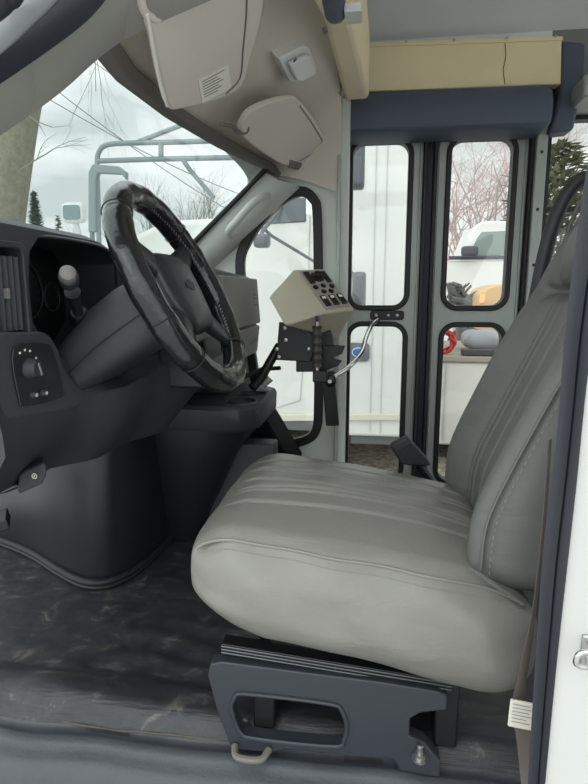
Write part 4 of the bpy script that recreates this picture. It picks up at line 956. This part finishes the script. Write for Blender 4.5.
bm = B(); tube(bm, [pp3(449, 258)+V((0, -.02, 0)), pp3(590, 256)+V((0, -.02, 0))], .04, 6); build('belt_trim', bm, mat('trim_dark', (70, 72, 76), .5), t)
def d(p): return pp3(468, 252)+V((p.x, -.2+p.y, p.z))
build('side_mirror', rbox((.16, .08, .10), (.06, .05, .06), (8, 6, 8), d), mat('trim_dark', (0, 0, 0)), t)
for px in (470, 568):
    c = pp3(px, 300); c.z = GZ+.42
    bm = B(); tube(bm, [V((c.x+.32*math.cos(a), PYY-.02, c.z+.32*math.sin(a))) for a in [2*math.pi*k/24 for k in range(24)]], .13, 10, True); build('wheel', bm, rubber, t)
# orange vehicle
t = thing('orange_loader', 'orange machine with headlamp, nose visible at foot of upper rear door window', 'machine', (2.8, 9.2, GZ))
OY = 9.0
bm = B(); prism(bm, catmull([P(a, b, OY) for a, b in ((478, 330), (479, 300), (484, 291), (497, 285), (530, 283), (560, 283), (565, 330))], k=3), (0, 1.2, 0)); build('hood', bm, mat('orange_paint', (206, 166, 116), .4), t, bevel=.03)
bm = B(); prism(bm, [P(a, b, OY-.02) for a, b in ((480, 295), (486, 294), (485, 303), (479, 304))], (0, .04, 0)); build('headlamp', bm, mat('lamp_amber', (240, 190, 120), .2), t, bevel=.01)
bm = B(); prism(bm, [P(a, b, OY-.03) for a, b in ((476, 306), (540, 302), (540, 312), (476, 314))], (0, .04, 0)); build('bumper', bm, mat('trim_dark', (0, 0, 0)), t, bevel=.01)
c = P(520, 330, OY)
for dx in (-.3, .8):
    bm = B(); tube(bm, [V((c.x+dx+.3*math.cos(a), OY+.1, GZ+.42+.3*math.sin(a))) for a in [2*math.pi*k/24 for k in range(24)]], .12, 10, True); build('wheel', bm, rubber, t)
# dark clutter (plow/engine) left of it
t = thing('engine_hoist', 'dark jumble of machinery beside the orange hood', 'machinery', (2.3, 9.6, GZ))
bm = B(); random.seed(5)
for k in range(26):
    a = P(random.uniform(448, 478), random.uniform(282, 304), 9.6); b = P(random.uniform(448, 478), random.uniform(282, 306), 9.6+random.uniform(0, .3)); cyl(bm, a, b, random.uniform(.015, .05), n=7)
build('frame', bm, mat('machinery_grey', (92, 92, 92), .6), t)
bm = B(); a = P(462, 300, 9.7); cyl(bm, a, V((a.x, a.y, GZ)), .08, n=10); build('stand', bm, mat('machinery_grey', (0, 0, 0)), t)

# ---- vegetation
barkm = mat('bark', (112, 110, 94), .95, bump=1, bscale=22, var=.5, vscale=10, bdist=.02)
twigm = mat('twig_grey', (122, 124, 116), .9)
twigr = mat('twig_reddish', (178, 156, 152), .9)
def branch(bm, p, d, L, r, depth, spread=.55, n=6, droop=0):
    k = 4; pts = [p]; rs = [r]
    for i in range(k):
        d = (d+V((random.gauss(0, .10), random.gauss(0, .10), random.gauss(0, .07)-droop))).normalized(); pts.append(pts[-1]+d*L/k); rs.append(r*(1-.45*(i+1)/k))
    tube(bm, pts, rs, n)
    if depth > 0:
        for i in range(random.choice((3, 4, 4)) if depth > 1 else 4):
            j = random.randint(1, k); ax = V((random.gauss(0, 1), random.gauss(0, 1), random.gauss(0, .6))).normalized()
            nd = (d+ax*spread).normalized(); branch(bm, pts[j], nd, L*random.uniform(.5, .75), rs[j]*.62, depth-1, spread, max(3, n-1), droop)
def tree(label, base, H, r, depth, m, spread=.6, trunkm=None, group=None, name='bare_tree', scale_x=1):
    t = thing(name, label, 'tree', tuple(base), group)
    bm = B(); top = base+V((random.gauss(0, .1), 0, H*.35)); tube(bm, [base, base.lerp(top, .5), top], [r*1.2, r, r*.85], 9); build('trunk', bm, trunkm or m, t)
    bm = B()
    for k in range(5):
        a = random.uniform(0, 6.28); branch(bm, base.lerp(top, .6+.1*k), V((math.cos(a)*.6*scale_x, math.sin(a)*.6, 1)).normalized(), H*.42, r*.55, depth, spread, 5)
    build('branches', bm, m, t)
# big near trunk at the left edge
random.seed(11)
t = thing('large_tree', 'thick grey-brown tree trunk leaning right at left edge of the windscreen', 'tree', tuple(PZ(10, 330, GZ)*1))
ty = 9.0
pts = catmull([P(0, 330, ty), P(4, 230, ty), P(12, 170, ty), P(22, 110, ty), P(34, 60, ty), P(60, -20, ty), P(90, -90, ty)], k=5)
pts[0].z = GZ
bm = B(); tube(bm, pts, [lerp(.34, .20, i/len(pts)) for i in range(len(pts))], 24); build('trunk', bm, barkm, t)
t['_o'] = [0, 0, 0]; t.location = (0, 0, 0); t.children[0].location = (0, 0, 0)
bm = B(); branch(bm, P(90, -10, 8.8), (P(97, 60, 8.8)-P(85, 0, 8.8)).normalized(), 1.4, .010, 2, .4, 5)
branch(bm, P(84, 20, 8.8), V((.3, 0, -1)).normalized(), 1.2, .008, 2, .5, 5)
branch(bm, P(20, 170, 8.6), V((.8, 0, .3)).normalized(), .7, .014, 2, .6, 5); branch(bm, P(22, 112, 8.6), V((.8, 0, -.4)).normalized(), .5, .012, 1, .6, 5)
build('twigs', bm, twigm, t)
# distant row of bare trees
random.seed(3)
spots = [(20, 26, 5.5), (58, 30, 4.0), (100, 28, 4.5), (140, 24, 5.5), (176, 26, 6.5), (196, 22, 6.0), (222, 28, 6.0), (250, 24, 5.5)]
lab = ['bare grey tree behind the thick trunk', 'small bare tree between conifer and wing mirror', 'bare tree behind the tow mirror frame', 'leafless tree just left of the steering wheel top', 'tall bare tree seen right of wheel top, below ladder rack', 'second bare tree right of the wheel top', 'bare tree near the far windscreen pillar', 'bare tree hidden partly by far pillar']
for (px, y, H), l in zip(spots, lab):
    b = P(px, 260, y); b.z = GZ; tree(l, b, H, .09, 3, twigm, .6, group='distant bare trees')
# reddish thicket & fence behind pickup
random.seed(9)
for k, px in enumerate((440, 456, 472, 488, 504, 520)):
    b = P(px, 300, 21+2*(k % 3)); b.z = GZ; tree('reddish bare tree in the thicket behind the white pickup', b, 8.2+.6*(k % 2), .07, 4, twigr, .8, group='reddish thicket trees')
t = thing('wire_fence', 'pale wire fence running behind the white pickup', 'fence', tuple(P(475, 330, 17)))
bm = B()
for k in range(24):
    a = P(430, 250, 17)+V((k*.22, 0, 0)); cyl(bm, V((a.x, 17, GZ)), V((a.x, 17, P(470, 192, 17).z)), .006, n=4)
for z in [GZ+.3*i for i in range(1, 12)]:
    a = P(430, 250, 17); cyl(bm, V((a.x, 17, z)), V((a.x+5.2, 17, z)), .006, n=4)
build('mesh', bm, mat('fence_wire', (150, 140, 136), .6), t)
for px in (438, 493, 560):
    bm = B(); a = P(px, 250, 17); cyl(bm, V((a.x, 17, GZ)), V((a.x, 17, P(470, 188, 17).z)), .035, n=8); build('post', bm, mat('fence_post', (170, 162, 156), .6), t)
# conifers
def conifer(label, base, H, R, n, m, seed, dens=2600, name='conifer', rnd=False):
    random.seed(seed); t = thing(name, label, 'tree', tuple(base))
    bm = B(); cyl(bm, base, base+V((0, 0, H*.95)), R*.10, R*.02, 8); build('trunk', bm, barkm, t)
    bm = B()
    for k in range(dens):
        h = random.random()**1.0; rr = R*((1-h)**.8 if not rnd else math.sqrt(max(0, 1-(2*h-1)**2)))*(.75+.35*random.random()); a = random.uniform(0, 6.283); rad = rr*math.sqrt(random.random())
        c = base+V((rad*math.cos(a), rad*math.sin(a), H*(.08+.92*h))); s = R*.15*(1.2-h*.5)
        d1 = V((math.cos(a), math.sin(a), random.uniform(-.3, .5)))*s*2; d2 = V((-math.sin(a), math.cos(a), random.uniform(-.4, .4)))*s*.6
        q = [bm.verts.new(c-d1*.4), bm.verts.new(c+d2), bm.verts.new(c+d1), bm.verts.new(c-d2)]; bm.faces.new(q)
    build('foliage', bm, m, t, smooth=False)
gr = mat('conifer_green', (84, 104, 82), .9, var=.3, vscale=1.5)
b = P(38, 250, 30); b.z = GZ; conifer('small dark green conifer beyond the dashboard at left', b, P(38, 192, 30).z-GZ, .95, 0, gr, 1)
b = P(60, 250, 30); b.z = GZ; conifer('lower conifer just right of the dark green one', b, P(38, 216, 30).z-GZ, .8, 0, gr, 2, 700)
b = P(552, 250, 16); b.z = GZ; conifer('olive green tree seen through the rear side window', b, P(552, 152, 16).z-GZ+.2, 1.2, 0, mat('olive_green', (112, 114, 84), .9, var=.4, vscale=2), 4, 2200, 'evergreen_tree', True)
# low hedge band along horizon
t = thing('hedge', 'low grey-green brush line along the far horizon', 'hedge', (0, 34, GZ)); t['kind'] = 'stuff'
random.seed(21); bm = B()
for k in range(5000):
    x = random.uniform(-32, 22); h = (1.2+1.0*noise.noise(V((x*.3, 0, 0))))*random.random()**.7*1.6; c = V((x, 34+random.uniform(-.8, .8), GZ+h)); s = random.uniform(.1, .28)
    q = [bm.verts.new(c+V((random.gauss(0, s), random.gauss(0, s), random.gauss(0, s)))) for _ in range(3)]; bm.faces.new(q)
build('foliage', bm, mat('brush', (128, 124, 108), .95, var=.3, vscale=1), t, smooth=False)
# power lines & pole
t = thing('power_lines', 'dark overhead power lines crossing the sky beyond the windscreen', 'power lines', (0, 20, 5)); t['_o'] = [0, 0, 0]; t.location = (0, 0, 0)
for (a, b, y0, y1) in (((-30, 22), (300, 250), 18, 26), ((-20, 58), (300, 215), 18, 26), ((40, 25), (300, 170), 18, 26), ((500, 175), (640, 148), 20, 20), ((500, 185), (640, 160), 20, 20)):
    p, q = P(*a, y0), P(*b, y1); pts = [p.lerp(q, s/12)-V((0, 0, .5*math.sin(math.pi*s/12))) for s in range(13)]
    bm = B(); tube(bm, pts, .016, 5); build('cable', bm, mat('cable_grey', (110, 114, 114), .6), t)

# =================================================================== LIGHT
wd = bpy.data.worlds.new('world'); bpy.context.scene.world = wd; wd.use_nodes = True; nt = wd.node_tree
bg = nt.nodes['Background']; tc = nt.nodes.new('ShaderNodeTexCoord')
mp = nt.nodes.new('ShaderNodeMapping'); mp.inputs['Scale'].default_value = (1.6, 1.6, 5)
nz = nt.nodes.new('ShaderNodeTexNoise'); nz.inputs['Scale'].default_value = 2.2; nz.inputs['Detail'].default_value = 6; nz.inputs['Roughness'].default_value = .5
nt.links.new(tc.outputs['Generated'], mp.inputs['Vector']); nt.links.new(mp.outputs['Vector'], nz.inputs['Vector'])
cr = nt.nodes.new('ShaderNodeValToRGB'); cr.color_ramp.elements[0].position = .38; cr.color_ramp.elements[0].color = (.54, .60, .61, 1); cr.color_ramp.elements[1].position = .62; cr.color_ramp.elements[1].color = (.87, .91, .91, 1)
nt.links.new(nz.outputs['Fac'], cr.inputs['Fac'])
# brighter cloud cover on the side of the hidden sun (behind the viewer)
dt = nt.nodes.new('ShaderNodeVectorMath'); dt.operation = 'DOT_PRODUCT'; dt.inputs[1].default_value = V((-.35, -.75, .56)).normalized()
nt.links.new(tc.outputs['Generated'], dt.inputs[0])
mr = nt.nodes.new('ShaderNodeMapRange'); mr.inputs['From Min'].default_value = -.35; mr.inputs['From Max'].default_value = 1; mr.inputs['To Min'].default_value = 1.2; mr.inputs['To Max'].default_value = 2.3
nt.links.new(dt.outputs['Value'], mr.inputs['Value']); nt.links.new(cr.outputs['Color'], bg.inputs['Color']); nt.links.new(mr.outputs['Result'], bg.inputs['Strength'])
sl = bpy.data.lights.new('sun', 'SUN'); sl.energy = .3; sl.angle = math.radians(35); so = bpy.data.objects.new('sun', sl); C.objects.link(so)
so.rotation_euler = V((.35, .75, -.62)).to_track_quat('-Z', 'Y').to_euler()
sc_ = bpy.context.scene; sc_.view_settings.view_transform = 'Standard'; sc_.view_settings.look = 'None'; sc_.view_settings.gamma = 1; sc_.view_settings.exposure = 0.32
for o in EMP:
    if '_o' in o: del o['_o']
